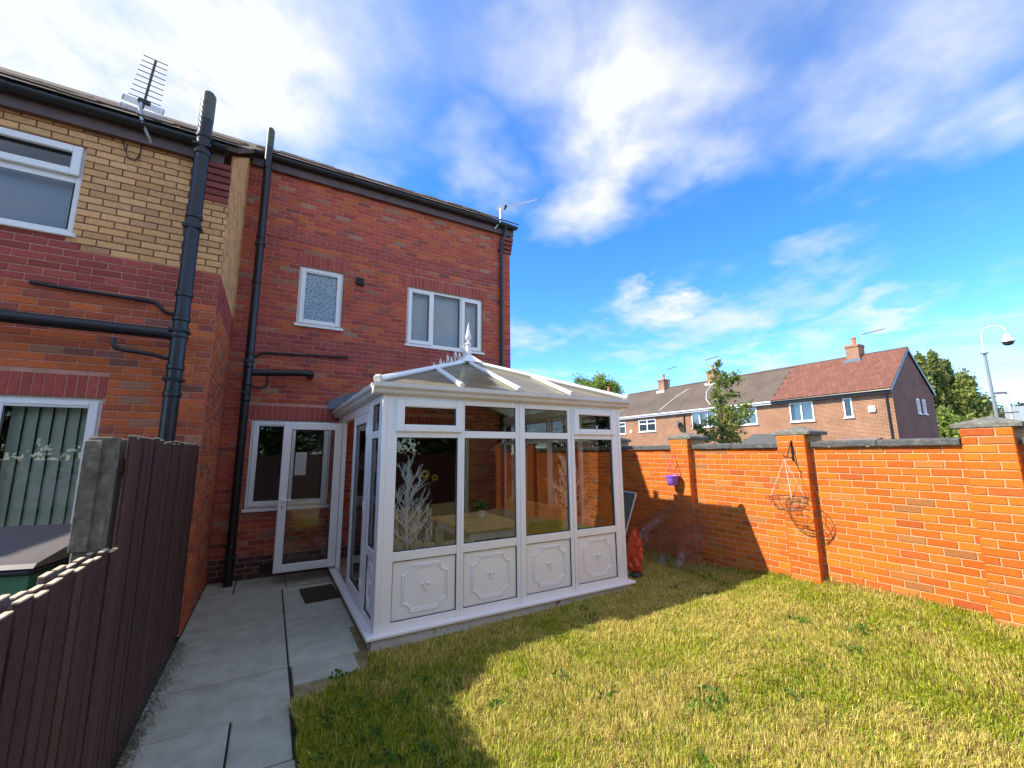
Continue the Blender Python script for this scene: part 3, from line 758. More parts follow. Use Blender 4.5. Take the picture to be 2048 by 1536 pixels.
# west side: side light, closed leaf, doorway, open leaf
bay(TW, YC+.13, YC+.50, .044, .05)
for ya_, yb_ in ((4.772, 4.86), (6.80, 6.90)):
    mb = MB(); tbox(mb, TW, ya_, yb_, -.06, 0, ZS, ZH, .005); mb.obj('door_post', M_upvc, cv)
mb = MB(); tbox(mb, TW, 4.86, 6.80, -.06, -.001, 2.225, ZH, .004); mb.obj('door_head', M_upvc, cv)
mb = MB(); tbox(mb, TW, 4.86, 6.80, -.055, -.005, ZS, .155, .004); mb.obj('threshold', M_alu, cv)
mb = MB(); tbox(mb, TW, 6.90, YF-.01, -.05, -.01, ZS, ZH, .004); mb.obj('end_panel', M_upvc, cv)
def leaf(T, a, b, name, lab=None):
    mb = MB(); rail_frame(mb, T, a, b, .165, 2.215, .105, -.055, .006, .007); o = mb.obj(name, M_upvc, cv)
    if lab: o['label'] = lab
    pane_obj(T, a+.1, b-.1, .265, 2.115, -.025, o, M_cglass); gasket_obj(T, a+.105, b-.105, .27, 2.11, -.02, o, .008)
    g = MB(); rail_frame(g, T, a+.105, b-.105, .27, 2.11, .008, -.034, -.029, 0); g.obj('gasket', M_gask, o)
    return o
leaf(TW, 4.865, 5.80, 'door', 'closed glazed door leaf')
def TD(u, d, z):      # open leaf swung square to the side wall, seen from its inner face
    return (.925-u, 6.82-d, z)
dr = leaf(TD, .0, .785, 'door', 'glazed door leaf standing wide open')
mb = MB(); mb.tube([TD(.735, .006, 1.13), TD(.735, .05, 1.13)], .010, 10); mb.tube([TD(.74, .05, 1.13), TD(.70, .055, 1.13), TD(.62, .05, 1.127)], [.010, .011, .008], 10)
tbox(mb, TD, .72, .75, .006, .014, .98, 1.16, .003); mb.obj('handle', M_upvc, dr, True)
mb = MB(); tbox(mb, TD, .729, .741, .0145, .0155, 1.02, 1.05); mb.obj('keyhole', M_gask, dr)
for z in (.45, 1.2, 2.0):
    mb = MB(); mb.tube([(.915, 6.79, z-.05), (.915, 6.79, z+.05)], .011, 10); mb.obj('hinge', M_upvc, dr, True)
for z in (.42, 1.2, 2.0):
    mb = MB(); mb.tube([(XA-.012, 4.875, z-.045), (XA-.012, 4.875, z+.045)], .013, 10); mb.obj('hinge', M_upvc, cv, True)
# east side
for ya_, yb_ in ((YC+.13, 5.00), (5.08, 5.80), (5.90, 6.62), (6.70, 7.38)): bay(TE, ya_, yb_, .04, .04)
# eaves beam and ogee gutter
mb = MB(); mb.box(XA-.005, XB+.005, YC-.005, YC+.10, ZH, 2.44); mb.box(XA-.005, XA+.10, YC+.1005, YF-.01, ZH, 2.44); mb.box(XB-.10, XB+.005, YC+.1005, YF-.01, ZH, 2.44); mb.obj('eaves_beam', M_upvc, cv)
og = [(0, .005), (.035, 0), (.062, .016), (.072, .045), (.086, .058), (.098, .062), (.104, .074), (.104, .112), (.094, .112), (.090, .082), (.06, .07), (0, .07)]
M_gut = mat('cream_gutter', (.70, .68, .63), .4, .07, 6, stain=((.38, .34, .27), 5, .55, .8, .45))
mb = MB(); mb.prism(og, XA-.109, XB+.109, lambda p, q, t: (t, YC-.005-p, 2.338+q)); g0 = mb.obj('gutter', M_gut, cv)
for (X0, s) in ((XA-.005, -1), (XB+.005, 1)):
    mb = MB(); mb.prism(og, YC-.004, YF-.03, lambda p, q, t: (X0+s*p, t, 2.338+q)); mb.obj('gutter', M_gut, cv)
for x in (1.02, 2.5, 3.95):
    mb = MB(); mb.prism([(p*1.03, q*1.04-.003) for p, q in og], x, x+.05, lambda p, q, t: (t, YC-.005-p, 2.338+q)); mb.obj('gutter_clip', M_gut, g0)
# roof
EX0, EX1, EY, RX, RY, EZ, RZ = XA-.06, XB+.06, YC-.06, 2.51, 5.74, 2.462, 3.12
KF = (RZ-EZ)/(RY-EY); KS = (RZ-EZ)/(RX-EX0)
hipy = lambda x: EY+(RY-EY)*((x-EX0)/(RX-EX0) if x < RX else (EX1-x)/(EX1-RX))
zf = lambda x, y: EZ+KF*(y-EY)
zs = lambda x, y: EZ+KS*((x-EX0) if x < RX else (EX1-x))
mb = MB(); mb.bar((RX, RY-.1, RZ+.02), (RX, YF-.02, RZ+.02), .13, .07, ch=.02); rf = mb.obj('roof', M_upvc, cv); rf['label'] = 'hipped polycarbonate roof with white glazing bars'
def rpanel(pts, zfn):
    mb = MB(); n = len(pts); P = [(x, y, zfn(x, y)) for x, y in pts]; Q = [(x, y, z-.016) for x, y, z in P]
    mb.add(P+Q, [tuple(range(n)), tuple(range(n, 2*n))[::-1]]+[(i, (i+1) % n, n+(i+1) % n, n+i) for i in range(n)])
    mb.obj('roof_panel', M_poly, rf)
ribs = [EX0, 1.74, RX-.03, 3.22, EX1]
for i in range(4):
    a, b = ribs[i], ribs[i+1]
    pts = [(a, EY), (b, EY)]
    if b < EX1: pts.append((b, hipy(b)))
    if a < RX < b: pts.append((RX, RY))
    if a > EX0: pts.append((a, hipy(a)))
    rpanel(pts, zf)
for s in (0, 1):
    ex = EX0 if s == 0 else EX1
    ys = [EY, EY+.8, RY, 6.60, YF-.01]
    hx = lambda y: ex+(RX-ex)*min(1, (y-EY)/(RY-EY))
    for i in range(4):
        a, b = ys[i], ys[i+1]
        pts = [(ex, a), (ex, b), (hx(b), b)]
        if a > EY: pts.append((hx(a), a))
        rpanel(pts, zs)
    for y in ys[1:4]:
        mb = MB(); mb.bar((ex, y, zs(ex, y)+.015), (hx(y), y, zs(hx(y), y)+.015), .06, .045, ch=.012); mb.obj('glazing_bar', M_upvc, rf)
for x in ribs[1:4]:
    mb = MB(); a = Vector((x, EY-.01, zf(x, EY)+.018)); b = Vector((x, hipy(x), zf(x, hipy(x))+.018)); mb.bar(a, b, .062, .05, ch=.014); gb = mb.obj('glazing_bar', M_upvc, rf)
    mb = MB(); mb.tube([a+Vector((0, -.022, -.006)), a+Vector((0, -.012, -.004)), a+Vector((0, .008, 0))], [.026, .034, .034], 12); mb.obj('end_cap', M_gut, gb, True)
for ex in (EX0, EX1):
    mb = MB(); a = Vector((ex, EY, EZ+.02)); b = Vector((RX, RY, RZ+.02)); d = (b-a).normalized(); mb.bar(a-d*.01, b, .085, .055, ch=.018); hb = mb.obj('hip_bar', M_upvc, rf)
    mb = MB(); mb.tube([a-d*.035, a-d*.025, a+d*.01], [.035, .045, .045], 12); mb.obj('end_cap', M_gut, hb, True)
mb = MB(); mb.add([(RX-.17, RY-.20, RZ-.03), (RX+.17, RY-.20, RZ-.03), (RX+.19, RY+.14, RZ+.0), (RX-.19, RY+.14, RZ+.0), (RX-.05, RY-.05, RZ+.10), (RX+.05, RY-.05, RZ+.10), (RX+.05, RY+.05, RZ+.10), (RX-.05, RY+.05, RZ+.10)],
   [(0, 1, 5, 4), (1, 2, 6, 5), (2, 3, 7, 6), (3, 0, 4, 7), (4, 5, 6, 7), (3, 2, 1, 0)]); mb.obj('ridge_boss', M_upvc, rf)
mb = MB(); mb.lathe([(.052, .0), (.052, .03), (.044, .05), (.038, .17), (.05, .18), (.05, .20), (.022, .215), (.022, .235), (.034, .255), (.046, .29), (.047, .31), (.036, .35), (.024, .41), (.010, .49), (.002, .535)], (RX, RY, RZ+.09), 16); mb.obj('finial', M_white, rf, True)
for i in range(9):
    y = RY+.17+i*.175; mb = MB(); h = .27 if i % 2 == 0 else .19
    mb.tube([(RX, y, RZ+.04), (RX, y, RZ+.04+h*.55), (RX, y, RZ+.04+h*.75), (RX, y, RZ+.04+h)], [.015, .013, .024, .004], 8)
    mb.tube([(RX, y-.045, RZ+.04+h*.62), (RX, y-.02, RZ+.04+h*.48), (RX, y+.02, RZ+.04+h*.48), (RX, y+.045, RZ+.04+h*.62)], [.017, .011, .011, .017], 8)
    mb.tube([(RX, y-.07, RZ+.055), (RX, y-.035, RZ+.075), (RX, y, RZ+.055), (RX, y+.035, RZ+.075), (RX, y+.07, RZ+.055)], .007, 6)
    mb.obj('cresting', M_white, rf, True)
# lead flashing against the house wall
for s in (-1, 1):
    ex = EX0-.10 if s < 0 else EX1+.10; z0 = EZ+.01
    mb = MB(); mb.add([(ex, YF-.012, z0), (RX, YF-.012, RZ+.07), (RX, YF-.012, RZ+.22), (ex, YF-.012, z0+.16), (ex, YF-.15, z0-.01), (RX, YF-.15, RZ+.05)], [(0, 1, 2, 3), (4, 5, 1, 0)])
    mb.obj('lead_flashing', M_lead, rf)
# notice in the kitchen window
a = at(592, 905, 1, YF-.03); b = at(611, 950, 1, YF-.03); mb = MB(); mb.box(a.x, b.x, YF-.031, YF-.029, b.z, a.z); tag(mb.obj('notice', mat('paper', (.8, .8, .74), .8)), 'white paper notice stuck in the kitchen window behind the open door', 'notice')

# ================================================================== GARDEN WALL
gw = thing('garden_wall', 'orange brick garden wall with piers and dark coping along the lawn', 'wall')
XW = 5.72; Y0, Y1 = -4.55, 9.6
def TG(u, d, z): return (XW-d, u, z)
ZT = 1.79; Z0 = ZT-24*.075-.075
piers = [1.19+1.665*k for k in range(-3, 6)]
mb = MB(); mb.box(XW, XW+.215, Y0, Y1, -.1, ZT)
for c in piers: mb.box(XW-.107, XW+.32, c-.158, c+.158, -.1, ZT+.15)
core = mb.obj('mortar_core', M_mortar_g, gw)
holes = [(c-.1685, c+.1685, -1, 3) for c in piers]
W_ = [(lay(Y0, Y1, Z0, ZT, holes, lambda u, z: P_wall), TG)]
for c in piers:
    TP = (lambda u, d, z: (XW-.107-d, u, z)); bs = []
    for k in range(27):
        za = Z0+k*.075+MJ/2; zb = za+BH
        for a, b in (((-.164, .051), (.061, .164)) if k % 2 else ((-.164, -.061), (-.051, .164))):
            bs.append((c+a, c+b, za, zb, shade(pick(P_wall), random.choice(SHADES))))
    W_.append((bs, TP))
    TQ = (lambda cc: (lambda u, d, z: (u, cc-.158-d, z)))(c)
    W_.append(([(XW-.107-.006, XW-.002, Z0+k*.075+MJ/2, Z0+k*.075+MJ/2+BH, shade(pick(P_wall), random.choice(SHADES))) for k in range(27)], TQ))
    TQ2 = (lambda cc: (lambda u, d, z: (u, cc+.158+d, z)))(c)
    W_.append(([(XW-.107-.006, XW-.002, Z0+k*.075+MJ/2, Z0+k*.075+MJ/2+BH, shade(pick(P_wall), random.choice(SHADES))) for k in range(27)], TQ2))
put_bricks(W_, core, 300, M_gbrick, lambda c: c.z > .2)
for i in range(len(piers)-1):
    a, b = piers[i]+.19, piers[i+1]-.19; n = 2
    for k in range(n):
        mb = MB(); p, q = a+(b-a)*k/n+.004, a+(b-a)*(k+1)/n-.004; dz = random.uniform(0, .005)
        mb.prism([(-.05, .002+dz), (.265, .002+dz), (.265, .045), (.22, .062+dz), (-.005, .070+dz), (-.05, .048+dz)], p, q, lambda x, z, t: (XW+x, t, ZT+z)); mb.obj('coping_stone', M_cope, gw)
for c in piers:
    mb = MB(); h = .225; xm = XW+.1075; z = ZT+.152
    mb.box(xm-h, xm+h, c-h, c+h, z, z+.045, ch=.006)
    mb.add([(xm-h+.01, c-h+.01, z+.044), (xm+h-.01, c-h+.01, z+.044), (xm+h-.01, c+h-.01, z+.044), (xm-h+.01, c+h-.01, z+.044), (xm, c, z+.115)], [(0, 1, 4), (1, 2, 4), (2, 3, 4), (3, 0, 4)])
    mb.obj('pier_cap', M_cap, gw)
# hanging basket, its bracket and the purple pot
XP = XW-.115; yb0 = 2.842
br = thing('wall_bracket', 'dark iron bracket on the brick pier carrying the wire basket', 'bracket')
mb = MB(); mb.bar((XP-.004, yb0, 1.63), (XP-.004, yb0, 1.875), .022, .006, (1, 0, 0)); mb.obj('mount_plate', M_black, br)
mb = MB(); mb.tube([(XP-.008, yb0, 1.665), (XP-.14, yb0, 1.672), (XP-.20, yb0, 1.682), (XP-.222, yb0, 1.70), (XP-.215, yb0, 1.715)], .006, 8); mb.tube([(XP-.008, yb0, 1.86), (XP-.06, yb0, 1.78), (XP-.11, yb0, 1.70), (XP-.135, yb0, 1.672)], .006, 8); mb.obj('arm', M_black, br, True)
hb = thing('hanging_basket', 'empty wire hanging basket on chains, on the brick pier', 'hanging basket')
bx, by, bz = XP-.195, yb0, 1.205
M_wire = mat('brown_wire', (.10, .05, .035), .6, .3, 40)
mb = MB()
for r, z in ((.200, 0), (.185, -.05), (.160, -.10), (.125, -.145)): mb.tube([(bx+r*math.cos(t), by+r*math.sin(t), bz+z) for t in np.linspace(0, 2*math.pi, 28, endpoint=False)], .0032 if z else .0045, 6, closed=True)
for k in range(12):
    t = 2*math.pi*k/12; cs, sn = math.cos(t), math.sin(t); mb.tube([(bx+r*cs, by+r*sn, bz+z) for r, z in ((.200, 0), (.186, -.05), (.16, -.10), (.125, -.145), (.06, -.155), (0, -.157))], .0028, 6)
mb.obj('wire_bowl', M_wire, hb)
M_chain = mat('white_chain', (.75, .72, .66), .45)
for k in range(3):
    t = R(95+120*k); a = Vector((bx, by, 1.655)); b = Vector((bx+.2*math.cos(t), by+.2*math.sin(t), bz)); mb = MB(); d = b-a; n = 26; side = d.cross(Vector((0, 0, 1))).normalized()
    for i in range(n):
        p = a+d*(i/n); q = a+d*((i+1.25)/n); sv = side if i % 2 else side.cross(d.normalized()); mb.tube([p, (p+q)/2+sv*.004, q, (p+q)/2-sv*.004], .0017, 4, closed=True)
    mb.obj('chain', M_chain, hb)
mb = MB(); mb.tube([(bx, by, 1.655), (bx, by, 1.675), (bx-.008, by, 1.69), (bx-.014, by, 1.683)], .003, 6); mb.obj('hook', M_wire, hb)
hp = thing('hanging_pot', 'small purple plastic pot hanging on the far brick pier', 'plant pot')
cx_, cy_ = XP-.10, 4.60
mb = MB(); mb.lathe([(.0, 0), (.070, 0), (.075, .006), (.098, .125), (.108, .128), (.108, .15), (.100, .15), (.092, .135), (.068, .02), (0, .02)], (cx_, cy_, 1.235), 24); mb.obj('pot', mat('purple_plastic', (.30, .13, .62), .4), hp, True)
for k in range(4):
    t = R(45+90*k); mb = MB(); mb.tube([(cx_+.1*math.cos(t), cy_+.1*math.sin(t), 1.38), (cx_+.07*math.cos(t), cy_+.07*math.sin(t), 1.50), (cx_+.01*math.cos(t), cy_+.01*math.sin(t), 1.62), (XP-.03, cy_, 1.66)], .004, 6); mb.obj('hanger_strap', mat('pink_plastic', (.75, .12, .22), .4), hp)
mb = MB(); mb.tube([(XP-.03, cy_, 1.66), (XP-.035, cy_, 1.685), (XP-.015, cy_, 1.695), (XP, cy_, 1.685)], .004, 6); mb.obj('hook', mat('pink_plastic'), hp)

# ================================================================== FENCE, BIN, MAT
P_fence = [(3, (.072, .033, .026)), (2, (.062, .031, .025)), (1.4, (.088, .043, .032)), (1, (.055, .03, .026))]
P_back = [(2, (.12, .105, .10)), (1, (.09, .07, .065))]
def fence(label, y0, y1, h, pitch, jit):
    f = thing('timber_fence', label, 'fence')
    for z in (.28, .75, h-.14): rl = MB(); rl.cur = (.05, .03, .026); rl.box(-.712, -.672, y0, y1, z-.035, z+.035); rl.obj('rail', M_fence, f)
    for side in (0, 1):
        y = y0+(pitch*.5 if side else 0)
        while y < y1-.04:
            w = pitch*random.uniform(.74, .84); hh = h+random.uniform(-jit, jit)-(0 if side == 0 else .012); x = -.660 if side == 0 else -.724
            b = MB(); b.cur = pick(P_fence if side == 0 else P_back)
            b.box(-.010, .010, -w/2, w/2, 0, hh-.04, ch=.003); b.cur = (.60, .49, .35)
            b.box(-.0095, .0095, -w/2+.0005, w/2-.0005, hh-.042, hh-.0365)      # sawn end grain, colour brightened to look sunlit
            o = b.obj('board', M_fence, f); o.location = (x, y+w/2, .04+random.uniform(0, .02)); o.rotation_euler = (random.uniform(-.008, .008), random.uniform(-.005, .005), random.uniform(-.03, .03))
            y += pitch
    return f
fence('low brown board fence in the left foreground beside the path', -1.6, 2.93, 1.285, .112, .014)
fence('tall dark brown board fence between the path and the left house', 2.97, 5.47, 1.845, .092, .006)
mb = MB(); mb.box(-.795, -.690, 2.86, 2.965, -.05, 1.85, ch=.008); mb.box(-.80, -.735, 2.84, 2.858, 1.30, 1.83, ch=.004)
tag(mb.obj('fence_post', M_oldwood), 'grey weathered timber post where the low and tall fences meet', 'post')
# neighbour's bin
bn = thing('wheeled_bin', 'green wheeled bin with dark grey lid behind the low fence', 'bin')
ang = R(-14); ex = Vector((math.cos(ang), math.sin(ang), 0)); ey = Vector((-ex.y, ex.x, 0)); org = Vector((-1.57, 3.22, .0))
Mb = Matrix(((ex.x, ey.x, 0, org.x), (ex.y, ey.y, 0, org.y), (0, 0, 1, org.z), (0, 0, 0, 1)))
P = lambda a, b, c: tuple(Mb @ Vector((a, b, c)))
mb = MB(); mb.add([P(.07, .1, .05), P(.53, .1, .05), P(.53, .52, .05), P(.07, .52, .05), P(.0, .0, 1.2), P(.60, .0, 1.2), P(.60, .58, 1.2), P(0, .58, 1.2)], [(0, 1, 5, 4), (1, 2, 6, 5), (2, 3, 7, 6), (3, 0, 4, 7), (3, 2, 1, 0)]); mb.obj('body', mat('green_plastic', (.045, .16, .085), .5, .08, 5), bn)
mb = MB(); mb.box(-.03, .63, -.04, .60, 1.18, 1.215, Mb, ch=.015); mb.obj('rim', mat('dark_rim', (.02, .021, .024), .45), bn)
lid = [(-.02, 1.2155), (.0, 1.235), (.18, 1.275), (.42, 1.325), (.58, 1.345), (.62, 1.33), (.62, 1.2155)]
mb = MB(); mb.prism(lid, -.035, .635, lambda p, q, t: P(t, p-.02, q)); mb.obj('lid', mat('grey_lid', (.115, .105, .105), .5, .12, 6), bn)
mb = MB(); mb.tube([P(.05, .66, 1.22), P(.55, .66, 1.22)], .016, 8); mb.obj('handle', mat('dark_rim'), bn)
for a in (.08, .52):
    mb = MB(); mb.tube([P(a-.03, .55, .1), P(a+.03, .55, .1)], .1, 16); mb.obj('wheel', M_black, bn)
mb = MB(); mb.box(-.2, .2, -.3, .3, .004, .020, ch=.004)
dm = mb.obj('doormat', mat('brown_coir', (.055, .038, .024), 1, .4, 60, 1, 160)); dm.location = (.672, 6.17, .0); dm.rotation_euler.z = R(3); tag(dm, 'brown coir doormat on the flags by the conservatory door', 'doormat')

# ================================================================== INSIDE THE CONSERVATORY
M_pine = mat('pine', (.68, .45, .17), .45, .2, 7, stain=((.34, .19, .07), 3, .5, .7, .5)); FZ = .122
tb = thing('dining_table', 'wooden topped table with white legs inside the conservatory', 'table')
mb = MB(); mb.box(2.02, 2.86, 4.62, 5.85, FZ+.72, FZ+.76, ch=.008); mb.obj('table_top', M_pine, tb)
mb = MB(); mb.box(2.09, 2.79, 4.69, 5.78, FZ+.62, FZ+.72); mb.obj('apron', M_white, tb)
for x in (2.11, 2.77):
    for y in (4.71, 5.76): mb = MB(); mb.box(x-.045, x+.045, y-.045, y+.045, FZ, FZ+.619, ch=.006); mb.obj('leg', M_white, tb)
bc = thing('bench', 'pale wooden bench with solid back beside the conservatory table', 'bench')
mb = MB(); mb.box(2.93, 3.30, 4.50, 5.90, FZ+.42, FZ+.46, ch=.006); mb.obj('seat', M_pine, bc)
mb = MB(); mb.bar((3.30, 4.50, FZ+.72), (3.30, 5.90, FZ+.72), .03, .44, ch=.008); mb.obj('backrest', M_pine, bc)
for y in (4.56, 5.84):
    for x in (2.97, 3.26): mb = MB(); mb.box(x-.03, x+.03, y-.03, y+.03, FZ, FZ+.419); mb.obj('leg', M_white, bc)
def chair(x, y, rz, label):
    c = thing('dining_chair', label, 'chair', 'chairs in the conservatory', (x, y, FZ)); c.rotation_euler.z = rz
    mb = MB(); mb.box(-.22, .22, -.22, .22, .42, .455, ch=.008); mb.obj('seat', M_pine, c)
    mb = MB(); mb.box(-.21, .21, -.235, -.205, .50, .95, ch=.01); mb.obj('backrest', M_pine, c)
    for sx in (-.19, .19):
        for sy in (-.19, .19): mb = MB(); mb.box(sx-.02, sx+.02, sy-.02, sy+.02, 0, .419 if sy > 0 else .60); mb.obj('leg', M_pine, c)
chair(1.68, 4.95, R(-90), 'wooden chair left of the table nearest the front glass')
chair(1.66, 5.65, R(-90), 'wooden chair left of the table farther from the front glass')
def twigs(label, x, y, h, seed, col):
    rs = random.Random(seed); t = thing('twig_tree', label, 'ornament', 'white twig trees in the conservatory', (x, y, FZ))
    b = MB(); b.lathe([(0, 0), (.11, 0), (.11, .012), (.02, .03), (0, .03)], n=16); m = mat('white_twig_'+str(seed), col, .7, .12, 40); b.obj('base', m, t)
    tr = MB(); tr.tube([(0, 0, .01), (.01, 0, h*.4), (-.01, .01, h*.75), (.02, .0, h)], [.022, .018, .010, .003], 8); tr.obj('trunk', m, t, True)
    tw = MB()
    def br_(p, d, l, r, lev):
        pts = [p]; q = p.copy(); dd = d.copy()
        for i in range(4):
            dd = (dd+Vector((rs.uniform(-.16, .16), rs.uniform(-.16, .16), rs.uniform(-.02, .18)))).normalized(); q = q+dd*l/4; pts.append(q.copy())
        tw.tube(pts, [r, r*.85, r*.7, r*.55, r*.4], 5)
        if lev:
            for i in range(1, 5):
                for s in (1, 2)[:1 if lev == 1 else 2]:
                    nd = (dd*.75+Vector((rs.uniform(-1, 1), rs.uniform(-1, 1), rs.uniform(-.3, .9))).normalized()*.75).normalized(); br_(pts[i], nd, l*rs.uniform(.35, .55), r*.6, lev-1)
    k = 24
    for i in range(k):
        z = h*(.16+.76*i/k); a = i*2.4+rs.uniform(-.4, .4); l = (.44-.26*i/k)*rs.uniform(.75, 1.1)
        d = Vector((math.cos(a), math.sin(a)*.8, .55+.5*i/k)).normalized(); br_(Vector((0, 0, z)), d, l, .0095, 2)
    tag(tw.obj('branches', m, t), kind='stuff')
twigs('white twig tree in the left front corner of the conservatory', 1.36, 4.75, 1.52, 3, (.86, .88, .86))
twigs('white twig tree in the right front corner of the conservatory', 3.62, 4.80, 1.66, 5, (.88, .86, .83))
pl = thing('house_plant', 'small green plant in a white pot on the table', 'plant', loc=(2.62, 5.5, FZ+.762))
mb = MB(); mb.lathe([(0, 0), (.05, 0), (.065, .09), (.058, .09), (.05, .07), (0, .07)], n=16); mb.obj('pot', M_white, pl, True)
def leafcloud(name, pts, size, cols, parent, m=M_leaf, up_=.3, elong=1.5):
    n = len(pts); a = rng.normal(size=(n, 3)); a /= np.linalg.norm(a, axis=1)[:, None]
    b = rng.normal(size=(n, 3)); b[:, 2] += up_; b -= a*(a*b).sum(1)[:, None]; b /= np.linalg.norm(b, axis=1)[:, None]; c = np.cross(a, b)
    s = size*rng.uniform(.6, 1.3, (n, 1)); P = np.asarray(pts)
    V = np.stack([P-b*s*elong*.5, P+c*s*.5, P+b*s*elong*.5+a*s*.15, P-c*s*.5], 1).reshape(-1, 3); F = np.arange(4*n).reshape(n, 4)
    return big_mesh(name, V, F, cols, m, parent)
def leafcols(n, base, var=.35):
    k = rng.uniform(1-var, 1+var, (n, 1)); return np.clip(np.array(base)[None]*k*np.stack([rng.uniform(.85, 1.2, n), np.ones(n), rng.uniform(.7, 1.2, n)], 1), 0, 1)
pp = rng.normal(size=(220, 3))*np.array([.06, .06, .035])+np.array([0, 0, .13]); tag(leafcloud('foliage', pp, .035, leafcols(220, (.10, .26, .06)), pl), kind='stuff')
va = thing('vase', 'dark floor vase holding the two sunflowers', 'vase', loc=(1.80, 6.05, FZ)); mb = MB(); mb.lathe([(0, 0), (.09, 0), (.12, .2), (.07, .5), (.085, .55), (.07, .55), (.06, .48), (0, .3)], n=18); mb.obj('body', mat('dark_glaze', (.05, .05, .055), .25), va, True)
for i, (px2, py2, lab) in enumerate(((850, 948, 'left sunflower rising above the white twig tree'), (869, 955, 'right sunflower rising above the white twig tree'))):
    p = at(px2, py2, 1, 6.0); sf = thing('sunflower', lab, 'flower')
    mb = MB(); mb.tube([(1.80, 6.05, FZ+.40), (1.80+(p.x-1.8)*.3, 6.05, 1.1), (p.x, 6.02, p.z-.03), (p.x, p.y+.01, p.z)], .006, 6); mb.obj('stem', mat('green_stem', (.07, .16, .04), .6), sf)
    mb = MB(); mb.tube([(p.x, p.y-.02, p.z), (p.x, p.y+.01, p.z)], .026, 14); mb.obj('seed_head', mat('brown_seed', (.05, .022, .01), .9), sf)
    mb = MB()
    for k in range(16):
        t = 2*math.pi*k/16; d = Vector((math.cos(t), 0, math.sin(t))); s = Vector((-d.z, 0, d.x)); d = d*(1 if i == 0 else .72); c = p+d*.022; mb.quad(c-s*.008, c+d*.02-s*.012+Vector((0, -.01, 0)), c+d*.046+Vector((0, -.015, 0)), c+d*.02+s*.012)
    mb.obj('petals', mat('yellow_petal', (.80, .50, .02), .6), sf)

# ================================================================== THINGS LEFT BEHIND THE CONSERVATORY
fc = thing('folding_chair', 'grey green folding garden chair leaning by the right conservatory corner', 'chair')
M_sling = mat('grey_green_sling', (.10, .115, .10), .8, .2, 20)
A0, A1, A2, A3 = Vector((4.62, 4.98, .08)), Vector((4.62, 5.45, .08)), Vector((5.06, 5.40, 1.12)), Vector((5.10, 4.98, 1.10))
for i in range(6):
    mb = MB(); a = A0.lerp(A1, i/6+.02); b = A3.lerp(A2, i/6+.02); c = A3.lerp(A2, (i+1)/6-.02); d = A0.lerp(A1, (i+1)/6-.02); n = Vector((.012, -.004, 0)); mb.add([a, d, c, b, a+n, d+n, c+n, b+n], [(0, 1, 2, 3), (7, 6, 5, 4), (0, 4, 5, 1), (1, 5, 6, 2), (2, 6, 7, 3), (3, 7, 4, 0)]); mb.obj('slat', M_sling, fc)
for a, b in ((A0, A3), (A1, A2), (A3, A2)): mb = MB(); mb.tube([a, b], .013, 8); mb.obj('tube', M_alu, fc)
rs_ = thing('red_sack', 'crumpled orange red sack on the grass by the conservatory corner', 'sack', loc=(0, 0, 0))
nu, nv = 16, 10; V = []; rs2 = random.Random(4)
for j in range(nv+1):
    for i in range(nu):
        t = 2*math.pi*i/nu; ph = math.pi*(.03+.94*j/nv); k = 1+.22*math.sin(3*t+2*j)+.16*math.sin(5*t-j*1.7)+rs2.uniform(-.08, .08); r = math.sin(ph)**.7*k*(.55+.6*j/nv)
        V.append((4.62+.085*r*math.cos(t)+.16*(1-j/nv), 4.66+.15*r*math.sin(t)+.05*(1-j/nv), .06+.27*(1+math.cos(ph))+.03*math.sin(4*t+j)))
mb = MB(); mb.add(V, [(j*nu+i, j*nu+(i+1) % nu, (j+1)*nu+(i+1) % nu, (j+1)*nu+i) for j in range(nv) for i in range(nu)]); mb.obj('sack_body', mat('red_plastic', (.62, .07, .012), .4, .3, 14, .5, 30), rs_)
mb = MB(); mb.lathe([(.0, 0), (.09, .0), (.10, .05), (.07, .08), (0, .085)], (4.52, 4.50, .03), 14); mb.obj('dark_base', M_black, rs_)
ps = thing('plastic_sheet', 'clear wrinkled polythene sheet propped against the garden wall foot', 'plastic sheet')
nu, nv = 34, 20; V = []
for j in range(nv+1):
    for i in range(nu+1):
        u, v = i/nu, j/nv; y = 4.05+1.35*u; w = .05*math.sin(9*u+4*v)+.035*math.sin(23*u-7*v)+.03*math.sin(15*v+6*u)
        lean = (1-v)**1.5*.50; V.append((5.52-lean*.7-w*.55*(1-.5*v), y+.03*math.sin(8*v), .09+(.72+.16*math.sin(3.0*u+.4)-.25*u*u)*v+.015*math.sin(19*u)))
mb = MB(); mb.add(V, [(j*(nu+1)+i, j*(nu+1)+i+1, (j+1)*(nu+1)+i+1, (j+1)*(nu+1)+i) for j in range(nv) for i in range(nu)])
mb.obj('sheet', glass('clear_polythene', (.93, .89, .85), .07, 1.4, .22, ((.36, .25, .18), .20, .5)), ps, True)
mb = MB(); mb.bar(at(1205, 1045, 0, 5.2), at(1222, 985, 0, 5.55), .02, .02); tag(mb.obj('cane', M_white), 'thin white cane leaning against the wall behind the right twig tree', 'cane')
mb = MB(); mb.tube([(5.60, 4.31, 1.0), (5.595, 4.31, .5), (5.57, 4.28, .12), (5.50, 4.22, .10), (5.42, 4.05, .10)], .007, 6); tag(mb.obj('hose', mat('grey_hose', (.25, .25, .23), .6)), 'thin grey cable running down the far pier to the grass', 'cable')

